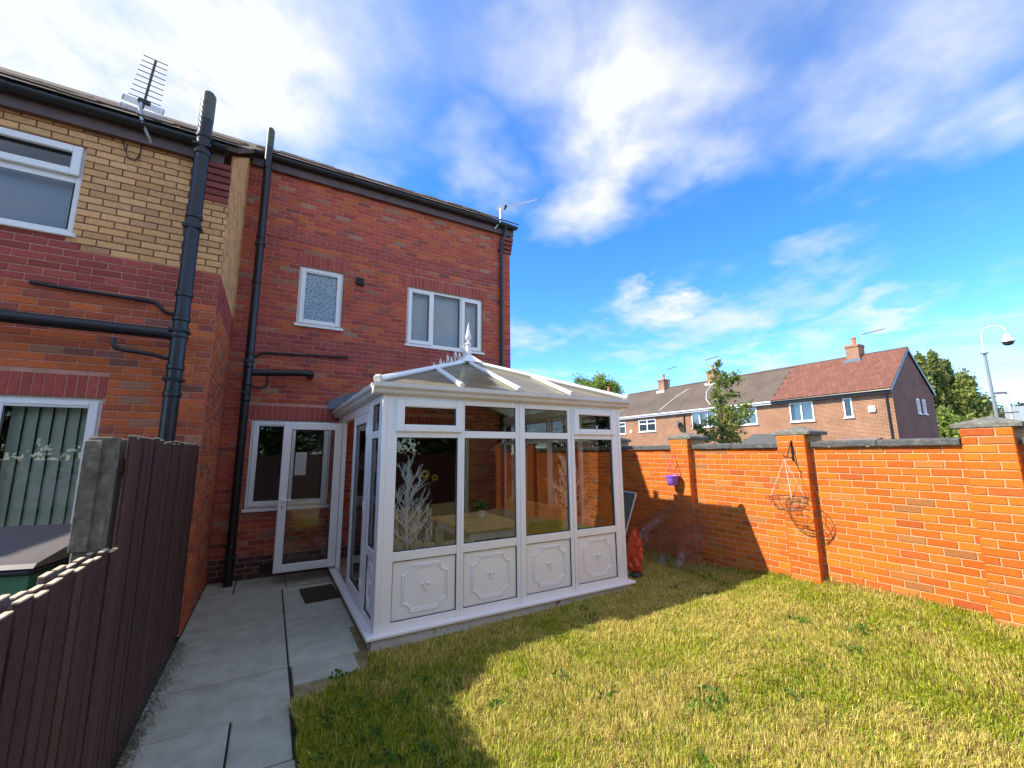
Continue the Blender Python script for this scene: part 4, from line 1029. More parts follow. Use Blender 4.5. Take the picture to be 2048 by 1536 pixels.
# ================================================================== TERRACE ACROSS THE ROAD
def brick_tex(name, c1, c2, mort, scale=1.0):
    m = bpy.data.materials.new(name); m.use_nodes = True; t = m.node_tree; L = t.links.new; b = t.nodes['Principled BSDF']; b.inputs['Roughness'].default_value = .9
    g = N(t, 'ShaderNodeNewGeometry'); sp_ = N(t, 'ShaderNodeSeparateXYZ'); L(g.outputs['Position'], sp_.inputs[0]); cb = N(t, 'ShaderNodeCombineXYZ')
    L(math_(t, 'ADD', sp_.outputs[0], sp_.outputs[1]), cb.inputs[0]); L(sp_.outputs[2], cb.inputs[1])
    br = N(t, 'ShaderNodeTexBrick'); L(cb.outputs[0], br.inputs['Vector']); br.inputs['Scale'].default_value = 1
    for k, v in (('Color1', (*c1, 1)), ('Color2', (*c2, 1)), ('Mortar', (*mort, 1))): br.inputs[k].default_value = v
    br.inputs['Brick Width'].default_value = .225*scale; br.inputs['Row Height'].default_value = .075*scale; br.inputs['Mortar Size'].default_value = .013*scale; br.inputs['Mortar Smooth'].default_value = .2; br.inputs['Bias'].default_value = .0
    nz = N(t, 'ShaderNodeTexNoise'); L(g.outputs['Position'], nz.inputs['Vector']); nz.inputs['Scale'].default_value = 1.1; nz.inputs['Detail'].default_value = 6
    mr = N(t, 'ShaderNodeMapRange'); L(nz.outputs['Fac'], mr.inputs['Value']); mr.inputs['From Min'].default_value = .3; mr.inputs['From Max'].default_value = .7; mr.inputs['To Min'].default_value = .82; mr.inputs['To Max'].default_value = 1.15
    mx = N(t, 'ShaderNodeMixRGB', blend_type='MULTIPLY'); mx.inputs['Fac'].default_value = 1; L(br.outputs['Color'], mx.inputs['Color1']); L(mr.outputs[0], mx.inputs['Color2']); L(mx.outputs[0], b.inputs['Base Color'])
    bp = N(t, 'ShaderNodeBump'); bp.inputs['Strength'].default_value = .4; bp.inputs['Distance'].default_value = .01; L(br.outputs['Fac'], bp.inputs['Height']); bp.invert = True; L(bp.outputs[0], b.inputs['Normal'])
    MATS[name] = m; return m
M_tbrick = brick_tex('terrace_brick', (.29, .096, .036), (.20, .064, .029), (.42, .305, .20))
M_gable = brick_tex('gable_brick', (.20, .085, .065), (.15, .06, .05), (.24, .14, .11), 1.3)
M_redtile = mat('red_concrete_tile', attr=True, rough=.85, var=.14, vscale=9, bump=.3, bscale=30)
M_oldtile = mat('worn_brown_tile', (.115, .086, .066), .95, .22, 1.1, .5, 20, stain=((.075, .054, .042), .55, .48, .66, .7))
M_wwin = mat('far_upvc', (.82, .82, .82), .4)
M_pane = mat('far_pane', (.10, .13, .13), .06, spec=.8)
M_net = mat('net_curtain', (.50, .55, .53), .8)
M_chim = brick_tex('chimney_brick', (.34, .14, .07), (.25, .10, .055), (.38, .28, .2), 1)
M_pot = mat('terracotta', (.50, .17, .07), .8, .15, 8)
XT, XRG, ZE, ZRG = 28.93, 31.9, 5.0, 7.62
def TT(u, d, z): return (XT-d, u, z)
KT = (ZRG-5.02)/(XRG-(XT-.28))
def troof(x): return 5.02+KT*(x-(XT-.28)) if x < XRG else ZRG-KT*(x-XRG)
def far_window(h, T, a, b, c, d, lights=2, top=False, net=True):
    mb = MB(); w = .07; rail_frame(mb, T, a, b, c, d, w, -.05, .035, 0)
    for i in range(1, lights): x = a+(b-a)*i/lights; tbox(mb, T, x-.045, x+.045, -.05, .03, c+w, d-w)
    if top: tbox(mb, T, a+w, b-w, -.05, .028, d-.42, d-.33)
    o = mb.obj('window', M_wwin, h)
    mb = MB(); tbox(mb, T, a-.05, b+.05, -.02, .09, c-.06, c-.002); mb.obj('sill', M_wwin, o)
    for i in range(lights):
        x0, x1 = a+(b-a)*i/lights+.05, a+(b-a)*(i+1)/lights-.05; mb = MB(); tbox(mb, T, x0, x1, -.03, -.025, c+w-.01, d-w+.01); mb.obj('pane', M_glass, o)
        if net: mb = MB(); f = .62 if i % 2 else .95; tbox(mb, T, x0+.02, x0+.02+(x1-x0)*f, -.08, -.07, c, d); mb.obj('curtain', M_net, o)
    mb = MB(); tbox(mb, T, a-.02, b+.02, -.60, -.58, c-.05, d+.05); mb.obj('room_back', M_dark, o)
def terrace(label, y0, y1, wins, roofmat, chim=None, tiles=False, gable=False):
    h = thing('terrace_house', label, 'house', 'terraced houses across the road')
    holes = [(w[0], w[1], w[2], w[3]) for w in wins]
    mb = MB(); panel_cells(mb, y0, y1, -.05, ZE, holes, TT, .6); wl = mb.obj('wall', M_tbrick, h); mb = MB(); mb.quad((34.85, y0, -.05), (34.85, y1, -.05), (34.85, y1, ZE), (34.85, y0, ZE)); mb.obj('rear_wall', M_tbrick, h)
    if gable:
        TGb = lambda u, d, z: (u, y0-d, z)
        gh = [(32.10, 32.48, 3.80, 4.66), (32.98, 33.36, 3.80, 4.66)]; mb = MB(); panel_cells(mb, XT, 34.85, -.05, ZE, gh, TGb, .6); mb.add([(XT, y0, ZE), (34.85, y0, ZE), (XRG, y0, troof(XRG)-.1)], [(0, 1, 2)]); mb.obj('gable', M_gable, h)
        for g in gh: far_window(h, TGb, *g, 1, False, False)
        mb = MB(); mb.tube([(XT-.08, y0+.25, ZE), (XT-.08, y0+.25, 0)], .045, 8); mb.obj('downpipe', M_black, h)
        for xa, xb in ((XT-.3, XRG), (XRG, 35.1)): mb = MB(); mb.bar((xa, y0-.06, troof(xa)-.06), (xb, y0-.06, troof(xb)-.06), .05, .16); mb.obj('verge_board', M_black, h)
    a0 = y0-(.08 if gable else 0)
    mb = MB(); mb.add([(XT-.28, a0, 5.0), (XT-.28, y1, 5.0), (XRG, y1, ZRG-.02), (XRG, a0, ZRG-.02), (35.13, a0, troof(35.13)), (35.13, y1, troof(35.13)), (XT-.28, a0, 4.94), (XT-.28, y1, 4.94), (XRG, a0, ZRG-.12), (XRG, y1, ZRG-.12)], [(0, 1, 2, 3), (3, 2, 5, 4), (6, 7, 1, 0), (0, 3, 8, 6), (1, 7, 9, 2)])
    rf_ = mb.obj('roof', roofmat, h)
    sl_ = Vector((XRG-(XT-.28), 0, ZRG-5.02)); ln = sl_.length; d = sl_.normalized()
    rows_ = 12 if tiles else 17; st = ln/rows_; n = int(round((y1-a0)/.275)) if tiles else 0; cache = []
    if tiles:
        for q in range(4):
            mb = MB(); g = (.86, 1, 1.1, .94)[q]; mb.cur = (.175*g, .066*g, .043*g); w = (y1-a0)/n; mb.bar((0, 0, 0), d*(st*1.25), w-.006, .045, (0, 0, 1), ch=.006); cache.append(mb.mesh('tile', M_redtile))
        mb = MB(); mb.cur = (.165, .062, .041); mb.bar((0, 0, 0), d*(st*1.25), w/2-.006, .045, (0, 0, 1), ch=.006); half = mb.mesh('tile', M_redtile)
        nn = 0; rest = MB()
        for r in range(rows_):
            for i in range(n):
                p = Vector((XT-.30, a0, 5.03))+d*(st*r)+Vector((0, (i+.5+(.5 if r % 2 else 0))*(y1-a0)/n, .012+random.uniform(0, .008)))
                if r % 2 and i == 0:
                    o = bpy.data.objects.new('tile', half); COL.objects.link(o); o.location = p-Vector((0, .75*(y1-a0)/n, 0)); o.parent = rf_
                if p.y > y1-.1: continue
                nn += 1; k = random.randrange(4)
                o = bpy.data.objects.new('tile', cache[k]); COL.objects.link(o); o.location = p; o.parent = rf_
                pass
    else:
        mb = MB()
        for r in range(rows_):
            p = Vector((XT-.30, a0, 5.025))+d*(st*r); mb.bar(p+Vector((0, (y1-a0)/2, 0)), p+d*st*1.15+Vector((0, (y1-a0)/2, -.004)), (y1-a0)-.02, .022)
        tag(mb.obj('tile_courses', roofmat, rf_), kind='stuff')
    mb = MB(); nr = int((y1-a0)/.45)
    for i in range(nr): ya_ = a0+(y1-a0)*i/nr; mb.tube([(XRG, ya_+.005, ZRG+.0), (XRG, ya_+(y1-a0)/nr-.005, ZRG+.0)], .10, 8)
    tag(mb.obj('ridge_tiles', roofmat, rf_), kind='stuff')
    gm = M_black if tiles else M_wwin
    mb = MB(); mb.tube([(XT-.34, a0, 4.96), (XT-.34, y1-.01, 4.96)], .055, 8); mb.obj('gutter', gm, h)
    mb = MB(); mb.box(XT-.28, XT-.25, a0, y1-.01, 4.80, 4.99); mb.obj('fascia', M_black if tiles else M_wwin, h)
    for w in wins: far_window(h, TT, *w)
    if chim:
        cy, zt, pots = chim; mb = MB(); mb.box(XRG-.42, XRG+.42, cy-.34, cy+.34, ZRG-.5, zt); mb.box(XRG-.47, XRG+.47, cy-.39, cy+.39, zt-.16, zt-.02); co = mb.obj('chimney', M_chim, rf_)
        for k in range(pots): mb = MB(); mb.lathe([(.13, 0), (.14, .06), (.11, .1), (.12, .42), (.14, .44), (.14, .5), (.09, .5), (.09, .1)], (XRG, cy+(k-(pots-1)/2)*.34, zt), 12); mb.obj('chimney_pot', M_pot, co, True) if False else mb.obj('chimney_pot', M_pot, rf_, True)
        mb = MB(); mb.box(XRG-.60, XRG+.55, cy-.44, cy+.44, ZRG-.42, ZRG-.22); mb.obj('lead_apron', M_wwin if not tiles else M_lead, rf_)
    return h
def zw(px1, py1, px2, py2):
    a = at(px1, py1, 0, XT); b = at(px2, py2, 0, XT); return min(a.y, b.y), max(a.y, b.y), min(a.z, b.z), max(a.z, b.z)
t1 = terrace('end terrace house with a new red tiled roof and dark gable', 9.29, 15.5, [(*zw(1578, 807, 1630, 841), 2), (*zw(1685, 797, 1708, 834), 1, False, False)], M_oldtile, (11.75, 8.35, 1), True, True)
t2 = terrace('brown roofed terrace house half hidden behind the young street tree', 15.5, 22.9, [(16.66, 18.3, 3.58, 4.72, 2, True), (*zw(1383, 826, 1434, 853), 3)], M_oldtile, (21.7, 8.45, 1))
t3 = terrace('brown roofed terrace house with a satellite dish and top-hung windows', 22.9, 31.2, [(25.5, 27.45, 3.54, 4.60, 2, True), (29.1, 30.5, 3.45, 4.55, 1, True)], M_oldtile, (26.85, 8.5, 1))
t4 = terrace('farthest terrace house whose red roof shows above the conservatory gutter', 31.2, 39, [(33, 34.6, 3.5, 4.6, 2, True)], mat('old_red_tile', (.26, .12, .085), .95, .2, 2), (34.4, 8.4, 1))
def small_aerial(label, x, y, z0, z1, l):
    t = thing('chimney_aerial', label, 'aerial'); mb = MB(); mb.tube([(x, y, z0), (x, y, z1)], .025, 6); mb.obj('mast', M_metal, t)
    mb = MB(); mb.bar((x, y+.1, z1-.1), (x, y-l, z1-.02), .03, .03)
    for k in range(8): mb.bar((x-.18, y-l*k/8, z1-.1+.08*k/8), (x+.18, y-l*k/8, z1-.1+.08*k/8), .012, .012)
    mb.obj('yagi', M_rust, t)
small_aerial('thin aerial beside the chimney of the red roofed end house', XRG, 11.2, 7.4, 9.05, 1.1)
small_aerial('thin aerial beside the chimney behind the young tree', XRG, 22.25, 7.5, 9.6, 1.2)
small_aerial('thin aerial beside the chimney left of the young tree', XRG, 26.3, 7.5, 9.5, 1.0)
a = at(1744, 818, 0, XT-.05); mb = MB(); mb.prism([(-.14, -.16), (.14, -.16), (.17, .0), (.14, .17), (-.14, .17), (-.17, 0)], 0, .1, lambda p, q, t: (XT-.005-t, a.y+p, a.z+q)); tag(mb.obj('alarm_box', M_wwin), 'white alarm box high on the end terrace house wall', 'alarm box')
a = at(1262, 863, 0, XT-.05); mb = MB(); mb.tube([(XT-.06, a.y, a.z), (XT-.01, a.y, a.z)], .14, 14); tag(mb.obj('alarm_box', M_wwin), 'round pale alarm box on the far terrace house wall', 'alarm box')
sdp = thing('satellite_dish', 'dark satellite dish beside the downpipe of the far terrace house', 'satellite dish'); a = at(1357, 848, 0, XT-.25)
mb = MB(); mb.lathe([(0, -.02), (.14, .0), (.25, .05), (.32, .10)], n=16); o = mb.obj('dish', mat('dish_grey', (.10, .10, .11), .6), sdp, True); o.location = a; o.rotation_euler = (0, R(-70), R(-35))
mb = MB(); mb.tube([a, (XT, a.y+.1, a.z-.1)], .02, 6); mb.obj('arm', M_black, sdp)
a = at(1357, 830, 0, XT-.06); mb = MB(); mb.tube([(XT-.34, a.y-.4, 4.93), (XT-.08, a.y-.5, 4.7), (XT-.06, a.y-.5, 0)], .045, 8); dpp = mb.obj('downpipe', M_black, t3)
for (p0, p1, p2, p3, lab) in (((1375, 795), (1352, 812), (1335, 832), (1318, 836), 't3'), ((1418, 763), (1410, 790), (1412, 806), (1420, 815), 't2')):
    P = [at(*q, 0, 31.0 - i*.72) for i, q in enumerate((p0, p1, p2, p3))]
    P = [Vector((x, p.y, troof(x)+.05)) for x, p in ((31.3, P[0]), (30.5, P[1]), (29.6, P[2]), (28.9, P[3]))]
    mb = MB(); mb.tube(P, .022, 5); mb.obj('cable', M_wwin, t3 if lab == 't3' else t2)
# porches in front of the terrace
po = thing('porch', 'grey slated lean-to porch showing just above the garden wall', 'porch')
ya_, yb_ = at(1558, 880, 0, 27.2).y, at(1478, 880, 0, 27.2).y
mb = MB(); mb.box(27.0, XT-.01, ya_+.15, yb_, -.05, 2.1); mb.obj('wall', M_tbrick, po)
for k in range(6):
    mb = MB(); x0 = 26.7+k*.37; z0 = 2.02+k*.145; mb.bar((x0, (ya_+yb_)/2, z0), (x0+.42, (ya_+yb_)/2, z0+.16), yb_-ya_, .04); mb.obj('slate_course', M_cope, po)
pc = thing('porch_canopy', 'flat white edged canopy above the wall below the end house', 'canopy')
ya_, yb_ = at(1740, 880, 0, 27.4).y, at(1655, 880, 0, 27.4).y
mb = MB(); mb.box(27.2, XT-.01, ya_, yb_, 2.02, 2.16); mb.obj('edge_board', M_wwin, pc)
mb = MB(); mb.add([(27.15, ya_-.03, 2.165), (27.15, yb_+.03, 2.165), (XT-.01, yb_, 2.42), (XT-.01, ya_, 2.42)], [(0, 1, 2, 3)]); mb.obj('glazed_top', mat('grey_roof_glass', (.20, .22, .25), .2), pc)
for y in (ya_+.1, yb_-.1): mb = MB(); mb.box(27.25, 27.35, y-.05, y+.05, -.05, 2.02); mb.obj('post', M_wwin, pc)

# ================================================================== TREES
def limbs(t, base, top, r, n, spread, seed, m=M_bark):
    rs = random.Random(seed); base = Vector(base); top = Vector(top); mb = MB(); pts = [base.lerp(top, k/6)+Vector((rs.uniform(-1, 1), rs.uniform(-1, 1), 0))*spread*.05*(k > 0) for k in range(7)]
    mb.tube(pts, [r*(1-.13*k) for k in range(7)], 8); tips = [pts[-1]]
    for i in range(n):
        p = pts[2].lerp(pts[6], rs.random()); a = rs.uniform(0, 2*math.pi); d = Vector((math.cos(a)*spread, math.sin(a)*spread, rs.uniform(.15, .7)*spread)); q = p+d*.5+Vector((0, 0, spread*.08)); e = p+d*rs.uniform(.7, 1.05)
        mb.tube([p, q, e], [r*.35, r*.2, r*.06], 5); tips += [q, e, q.lerp(e, .5)]
    mb.obj('trunk', m, t); return tips
def crown(t, centers, rad, n, size, col, var=.35):
    C = np.array([tuple(c) for c in centers]); k = rng.integers(0, len(C), n); P = C[k]+rng.normal(size=(n, 3))*np.array(rad)*.5
    cc = rng.uniform(.75, 1.2, len(C))[k][:, None]
    tag(leafcloud('crown', P, size, np.clip(leafcols(n, col, var)*cc, 0, 1), t), kind='stuff')
yt = thing('young_tree', 'slim young leafy tree just behind the garden wall', 'tree')
XY = 9.2; yb = at(1446, 890, 0, XY)
path_px = [(1446, 890), (1443, 850), (1441, 810), (1438, 770), (1436, 735)]; P = [at(x, y, 0, XY) for x, y in path_px]; mb = MB(); mb.tube([Vector((XY, P[0].y, .05))]+P, [.05, .04, .034, .026, .018, .008], 8); cents = []
for (x, y, r, ox) in ((1437, 727, .05, 0), (1430, 745, .08, .1), (1447, 752, .07, -.1), (1436, 765, .11, 0), (1455, 768, .08, .1), (1472, 752, .06, 0), (1470, 760, .09, .05), (1430, 790, .09, -.1), (1440, 795, .10, 0), (1462, 790, .07, .1), (1436, 815, .12, .1), (1450, 818, .10, -.1), (1458, 832, .10, 0), (1432, 835, .12, 0), (1420, 845, .10, .1), (1452, 848, .13, 0), (1442, 860, .15, 0), (1462, 866, .12, .1), (1440, 878, .15, -.1), (1492, 812, .08, 0), (1488, 822, .12, .1), (1480, 835, .12, -.1), (1475, 848, .12, 0), (1468, 870, .12, 0), (1400, 860, .05, 0), (1392, 853, .05, 0), (1410, 866, .05, 0), (1415, 878, .05, 0), (1455, 885, .15, 0), (1425, 870, .1, .1)):
    c = at(x, y, 0, XY+ox*2); n = int(26+r*520); cents.append((c, r, n))
    q = min(P, key=lambda p: (p-c).length+(.5 if p.z > c.z else 0)); mb.tube([q, q.lerp(c, .55)+Vector((0, 0, .03)), c], [.012, .008, .004], 5)
mb.obj('trunk', M_bark, yt)
pts = np.concatenate([np.array(tuple(c))+rng.normal(size=(n, 3))*r*.85 for c, r, n in cents])
tag(leafcloud('crown', pts, .062, leafcols(len(pts), (.19, .25, .055), .4), yt, elong=1.25), kind='stuff')
def poplar(label, px, pyt, X, w, seed, col=(.25, .29, .085)):
    p = at(px, pyt, 0, X); t = thing('poplar_tree', label, 'tree', 'tall trees behind the gable'); rs = random.Random(seed); h = p.z
    mb = MB(); mb.tube([(X, p.y, -.1), (X, p.y, h*.6), (X, p.y, h*.97)], [.4, .25, .04], 8); mb.obj('trunk', M_bark, t)
    C = []
    for i in range(150):
        f = rs.random()**.85; z = h*(.06+.93*f); r = w*min(1, (1-f)*2.2+.10)*rs.uniform(.35, 1.0); a = rs.uniform(0, 6.283); C.append((X+r*math.cos(a), p.y+r*math.sin(a), z))
    crown(t, C, (w*.24, w*.24, w*.55), 7000, .36, col, .4)
poplar('left poplar, partly hidden by the dark gable', 1838, 716, 92, 1.9, 1)
poplar('tallest poplar just right of the dark gable', 1864, 712, 96, 2.1, 2)
poplar('dark poplar between the tallest poplar and the lower conifer shape', 1889, 724, 100, 2.0, 3, (.15, .19, .065))
poplar('shorter poplar nearest the tall camera pole', 1928, 757, 96, 2.6, 4)
poplar('low leafy shrub tree at the foot of the poplars above the wall', 1888, 838, 80, 2.8, 5, (.24, .31, .07))
poplar('greyish low tree right of the poplars', 1955, 800, 105, 3.4, 6, (.23, .26, .15))
def round_tree(label, c, rad, n, size, col, seed, trunk_r=.3, group=None):
    t = thing('leafy_tree', label, 'tree', group); rs = random.Random(seed); c = Vector(c)
    tips = limbs(t, (c.x, c.y, -.1), (c.x, c.y, c.z+rad*.5), trunk_r, 9, rad*.9, seed)
    C = []
    for i in range(46):
        d = Vector((rs.gauss(0, 1), rs.gauss(0, 1), rs.gauss(0, .8))).normalized()*rad*rs.uniform(.45, 1.0); C.append(tuple(c+d))
    crown(t, C+[tuple(q) for q in tips], (rad*.28,)*3, n, size, col)
b_ = at(1200, 790, 0, 62); round_tree('round green tree behind the far terrace roofs', b_, 4.6, 12000, .34, (.23, .32, .07), 11)
b_ = at(2022, 842, 0, 120); round_tree('dark tree behind the small lamp post', b_, 3.4, 5000, .35, (.05, .075, .025), 12)

# ================================================================== POLES AND FAR BUILDING
cp = thing('camera_pole', 'tall grey pole with a hooked arm and silver dome camera', 'pole'); XC = 44
pt = at(1962, 672, 0, XC); yb = pt.y
mb = MB(); mb.tube([(XC, yb-.0, -.05), (XC, yb, at(1971, 706, 0, XC).z)], [.12, .085], 12); mb.obj('shaft', mat('grey_pole', (.22, .25, .26), .5, .08, 3), cp, True)
zc = at(1971, 706, 0, XC).z; mb = MB(); mb.tube([(XC, yb, zc-.04), (XC, yb, zc+.04)], .22, 12); mb.obj('flange', M_metal, cp)
rr = .60; zt = pt.z; arc = [(XC, yb-rr+rr*math.cos(a), zt+rr*math.sin(a)) for a in np.linspace(0, math.pi*.98, 12)]
mb = MB(); mb.tube([(XC, yb, zc), (XC, yb, zt-.2)]+arc, [.045]*2+[.042]*12, 10); mb.obj('arm', mat('pale_arm', (.62, .65, .66), .4), cp, True)
mb = MB(); mb.lathe([(.09, .62), (.13, .55), (.20, .30), (.36, .08), (.37, .0), (.30, -.02)], (XC, yb-2*rr, zt-.72), 18); mb.obj('dome_housing', mat('silver_housing', (.68, .69, .70), .3, metal=.3), cp, True)
mb = MB(); mb.lathe([(.30, -.02), (.27, -.14), (.15, -.24), (0, -.27)], (XC, yb-2*rr, zt-.72), 18); mb.obj('dome', mat('smoked_dome', (.06, .05, .05), .1), cp, True)
lp = thing('lamp_post', 'small far floodlight post right of the camera pole', 'lamp post'); XL = 60; q0 = at(2010, 786, 0, XL)
mb = MB(); mb.tube([(XL, q0.y-.2, -.05), (XL, q0.y-.1, q0.z)], [.16, .09], 8); mb.obj('shaft', mat('pale_green_pole', (.52, .58, .54), .5), lp, True)
mb = MB(); mb.box(XL-.2, XL+.2, q0.y-.1, q0.y+.75, q0.z-.05, q0.z+.14); mb.obj('floodlight', M_rust, lp); mb = MB(); mb.box(XL-.15, XL+.15, q0.y-.6, q0.y+.5, q0.z-1.9, q0.z-1.8); mb.obj('floodlight', M_rust, lp)
gb = thing('grey_building', 'grey clad building at the right edge beyond the wall', 'building'); q1 = at(2011, 836, 0, 64)
mb = MB(); mb.box(64, 84, q1.y-16, q1.y, q1.z-1.6, q1.z+1.1); mb.obj('cladding', mat('grey_cladding', (.30, .33, .36), .5, .05, 1), gb)
mb = MB(); mb.box(65.5, 84, q1.y-16, q1.y-.3, -.05, q1.z-1.61); mb.obj('wall', mat('dull_wall', (.12, .12, .12), .8), gb)
for k in range(8): mb = MB(); y = q1.y-.5-k*1.1; mb.box(64.1, 64.4, y-.12, y+.12, -.05, q1.z-1.61); mb.obj('column', M_wwin, gb)

# ================================================================== BEHIND THE CAMERA (seen mirrored in the glass)
bf = thing('timber_fence', 'dark board fence across the end of the garden, mirrored in the conservatory glass', 'fence')
mb = MB(); x = -1.2
while x < 5.6:
    w = random.uniform(.10, .13); mb.cur = pick(P_fence); mb.box(x, x+w, -4.72, -4.70, 0, 1.75+random.uniform(-.03, .03)); x += w+.006
tag(mb.obj('boards', M_fence, bf), kind='stuff')
round_tree('tree behind the end fence, mirrored in the kitchen window', (1.0, -8.5, 2.9), 2.4, 9000, .13, (.06, .09, .025), 21, .16, 'trees behind the end fence')
round_tree('tree behind the end fence nearer the garden wall, mirrored in the glass', (5.6, -8.2, 2.7), 2.3, 9000, .13, (.06, .085, .025), 22, .16, 'trees behind the end fence')
for k, (x, y, z, r) in enumerate(((-3.4, -8.5, 3.0, 2.6), (-7.8, -9.5, 3.2, 3.0), (9.4, -9.2, 3.0, 2.6), (13.8, -10, 3.2, 3.0))):
    round_tree(('bushy tree behind the neighbour garden, mirrored in the patio window', 'tree at the far left behind the viewer, outside the picture', 'tree beyond the garden wall behind the viewer, outside the picture', 'farthest right tree behind the viewer, outside the picture')[k], (x, y, z), r, 7000, .17, (.08, .115, .035), 30+k, .16, 'trees behind the end fence')
cf = thing('conifer', 'golden green conifer mirrored in the second conservatory pane', 'tree')
mb = MB(); mb.tube([(5.05, -2.6, 0), (5.05, -2.6, 2.9)], [.07, .01], 8); mb.obj('trunk', M_bark, cf)
zc_ = rng.uniform(.1, 3.0, 15000); rc = .45*np.sqrt(rng.uniform(.25, 1, 15000))*np.clip((3.15-zc_)/1.5, .1, 1); ac = rng.uniform(0, 6.283, 15000)
tag(leafcloud('crown', np.stack([5.05+rc*np.cos(ac), -2.6+rc*np.sin(ac), zc_], 1), .05, leafcols(15000, (.22, .22, .035), .45), cf, up_=1.5, elong=2), kind='stuff')

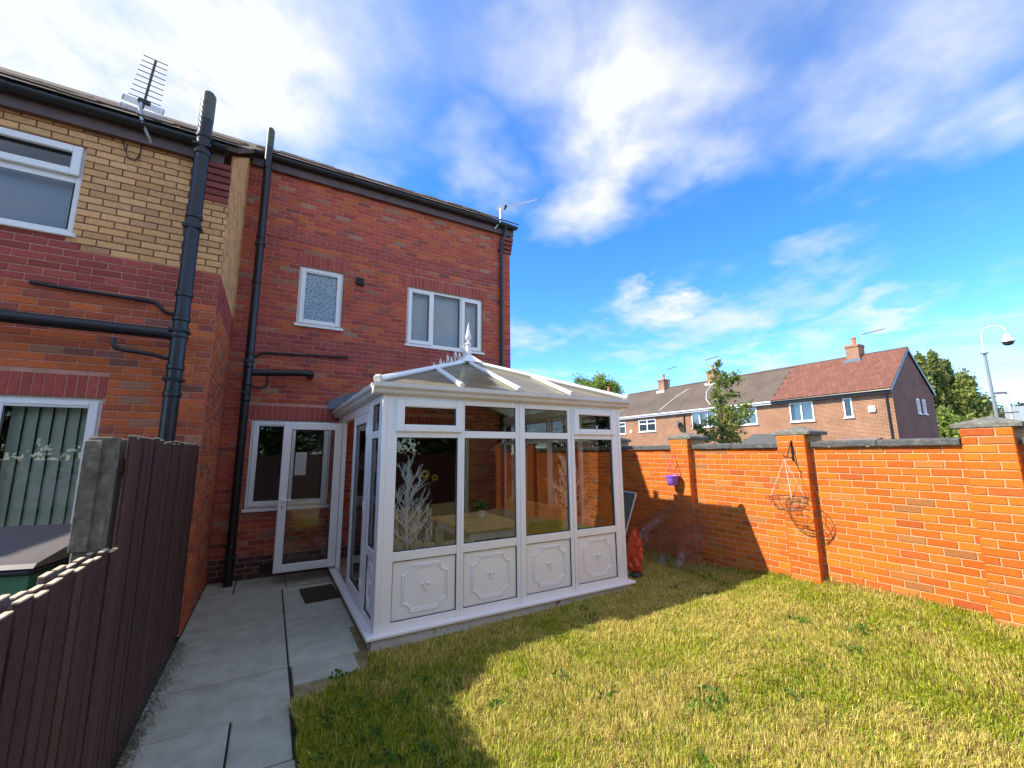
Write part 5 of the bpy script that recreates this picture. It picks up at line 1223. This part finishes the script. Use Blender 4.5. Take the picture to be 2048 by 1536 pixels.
# ================================================================== GRASS
def vnoise(x, y, sc, seed):
    r = np.random.default_rng(seed); G = r.random((64, 64)); x = x*sc+17.3; y = y*sc+9.1
    i, j = np.floor(x).astype(int), np.floor(y).astype(int); fx, fy = x-i, y-j; fx = fx*fx*(3-2*fx); fy = fy*fy*(3-2*fy)
    g = lambda a, b: G[a % 64, b % 64]
    return (g(i, j)*(1-fx)+g(i+1, j)*fx)*(1-fy)+(g(i, j+1)*(1-fx)+g(i+1, j+1)*fx)*fy
def grass():
    n0 = 640000; x = rng.uniform(.24, 5.74, n0); y = rng.uniform(.4, 7.2, n0)
    edge = .250+.035*vnoise(y, y*0, 7, 3)+np.where(y > 3.68, .22+.3*np.clip((y-3.72)/.25, 0, 1), 0)*(y > 3.68)
    ok = (x > edge) & ~((y > 4.13) & (x < 4.13)) & ~((y > 3.90) & (x < .86))
    for c in piers: ok &= ~((np.abs(y-c) < .17) & (x > 5.6))
    x, y = x[ok], y[ok]; z = lawn_z(x, y)
    q = np.stack([x, y, z-1.75], 1); R_ = np.array([tuple(rt), tuple(up), tuple(fw)]); cc = q@R_.T; pxx = 1024+FPX*cc[:, 0]/cc[:, 2]; pyy = 768-FPX*cc[:, 1]/cc[:, 2]
    dist = np.linalg.norm(q, axis=1); vis = (cc[:, 2] > 0) & (pxx > -150) & (pxx < 2200) & (pyy < 1720) | (rng.random(len(x)) < .45)
    keep = vis & (rng.random(len(x)) < np.clip(1.25-dist*.085, .35, 1)); x, y, z, dist = x[keep], y[keep], z[keep], dist[keep]; n = len(x)
    big = vnoise(x, y, .9, 5); mid = vnoise(x, y, 3.1, 6); fine = vnoise(x, y, 11, 7)
    dry = .50+.85*(big-.5)+.75*(mid-.5)+.45*(fine-.5)-.5*np.clip((1.3-x)/.9, 0, 1)*np.clip((3.6-y)/1.0, 0, 1)+.25*np.exp(-((x-1.2)**2+(y-3.7)**2)/.5)
    isdry = rng.random(n) < np.clip(dry*.95, .08, .74)
    h = np.where(isdry, rng.uniform(.02, .06, n), rng.uniform(.018, .052, n))*(.7+.75*fine); h *= 1+.6*np.clip((.42-x)/.1, 0, 1)*(y < 3.6)
    edgew = np.clip(1-np.abs(5.70-x)/.12, 0, 1); h *= 1+.8*edgew
    tall = rng.random(n) < .02; h = np.where(tall, h*1.5, h)
    w = rng.uniform(.0011, .0024, n)*np.where(isdry, .85, 1.15)*(1+dist*.08)
    a = rng.uniform(0, 6.283, n); ln = rng.uniform(.15, 1.15, n)*np.where(isdry, 1.15, .9); wind = vnoise(x, y, 2.2, 9)*6.283*1.5
    hx, hy = np.cos(a)*.75+np.cos(wind)*.3, np.sin(a)*.75+np.sin(wind)*.3
    sx, sy = -np.sin(a), np.cos(a)
    B0 = np.stack([x-sx*w, y-sy*w, z-.006], 1); B1 = np.stack([x+sx*w, y+sy*w, z-.006], 1)
    m_ = np.stack([x+hx*h*ln*.35, y+hy*h*ln*.35, z+h*.60], 1); M0 = m_-np.stack([sx*w*.75, sy*w*.75, 0*w], 1); M1 = m_+np.stack([sx*w*.75, sy*w*.75, 0*w], 1)
    T_ = np.stack([x+hx*h*ln, y+hy*h*ln, z+h*(1-.28*ln)], 1)
    V = np.stack([B0, B1, M0, M1, T_], 1).reshape(-1, 3); k = np.arange(n)[:, None]*5
    F = np.concatenate([k+np.array([[0, 1, 3]]), k+np.array([[0, 3, 2]]), k+np.array([[2, 3, 4]])], 1).reshape(-1, 3)
    g = np.array([.31, .43, .035])[None]*rng.uniform(.6, 1.4, (n, 1))*np.stack([rng.uniform(.85, 1.55, n), np.ones(n), rng.uniform(.6, 1.3, n)], 1)
    s_ = np.array([.86, .76, .26])[None]*rng.uniform(.55, 1.2, (n, 1))*np.stack([np.ones(n), rng.uniform(.86, 1.02, n), rng.uniform(.6, 1.2, n)], 1)
    c = np.where(isdry[:, None], s_, g); brown = (rng.random(n) < .10*(mid+.3)); c = np.where(brown[:, None], np.array([.20, .115, .05])[None]*rng.uniform(.7, 1.2, (n, 1)), c)
    o = big_mesh('grass', V, F, np.repeat(np.clip(c, 0, 1), 3, axis=0), M_grass); tag(o, 'patchy sunburnt green and straw lawn grass', 'grass', kind='stuff')
    return n
NG = grass()
# broad-leaved weeds in the lawn and litter along the fence foot
n = 900; cx = rng.uniform(.35, 5.2, 60); cy = rng.uniform(1.2, 3.9, 60); cx[:26] = rng.uniform(.35, 1.3, 26); cy[:26] = rng.uniform(2.0, 3.5, 26); k = rng.integers(0, 60, n)
x = cx[k]+rng.normal(size=n)*.05; y = cy[k]+rng.normal(size=n)*.05; ok = x > .32; x, y = x[ok], y[ok]
wd = leafcloud('weeds', np.stack([x, y, lawn_z(x, y)+rng.uniform(.01, .04, len(x))], 1), .030, leafcols(len(x), (.09, .20, .03), .3), None, up_=.2, elong=1.6); tag(wd, 'broad leaved green weeds scattered through the lawn', 'weeds', kind='stuff')
n = 2600; y = rng.uniform(1.5, 5.3, n); x = -.64+np.abs(rng.normal(size=n))*.035*(1+.8*vnoise(y, y*0, 4, 2)); a = rng.uniform(0, 6.283, n); l = rng.uniform(.015, .05, n)
P0 = np.stack([x, y, np.full(n, .004)], 1); d = np.stack([np.cos(a)*l, np.sin(a)*l, rng.uniform(.0, .03, n)], 1); s = np.stack([-np.sin(a)*.002, np.cos(a)*.002, 0*a], 1)
V = np.stack([P0-s, P0+s, P0+d], 1).reshape(-1, 3); keep = V[:, 0] > -.9
c = np.array([.20, .15, .08])[None]*rng.uniform(.4, 1.3, (n, 1)); lt = big_mesh('leaf_litter', V, np.arange(3*n).reshape(n, 3), c, M_grass); tag(lt, 'dry grass and leaf litter along the foot of the fence', 'litter', kind='stuff')
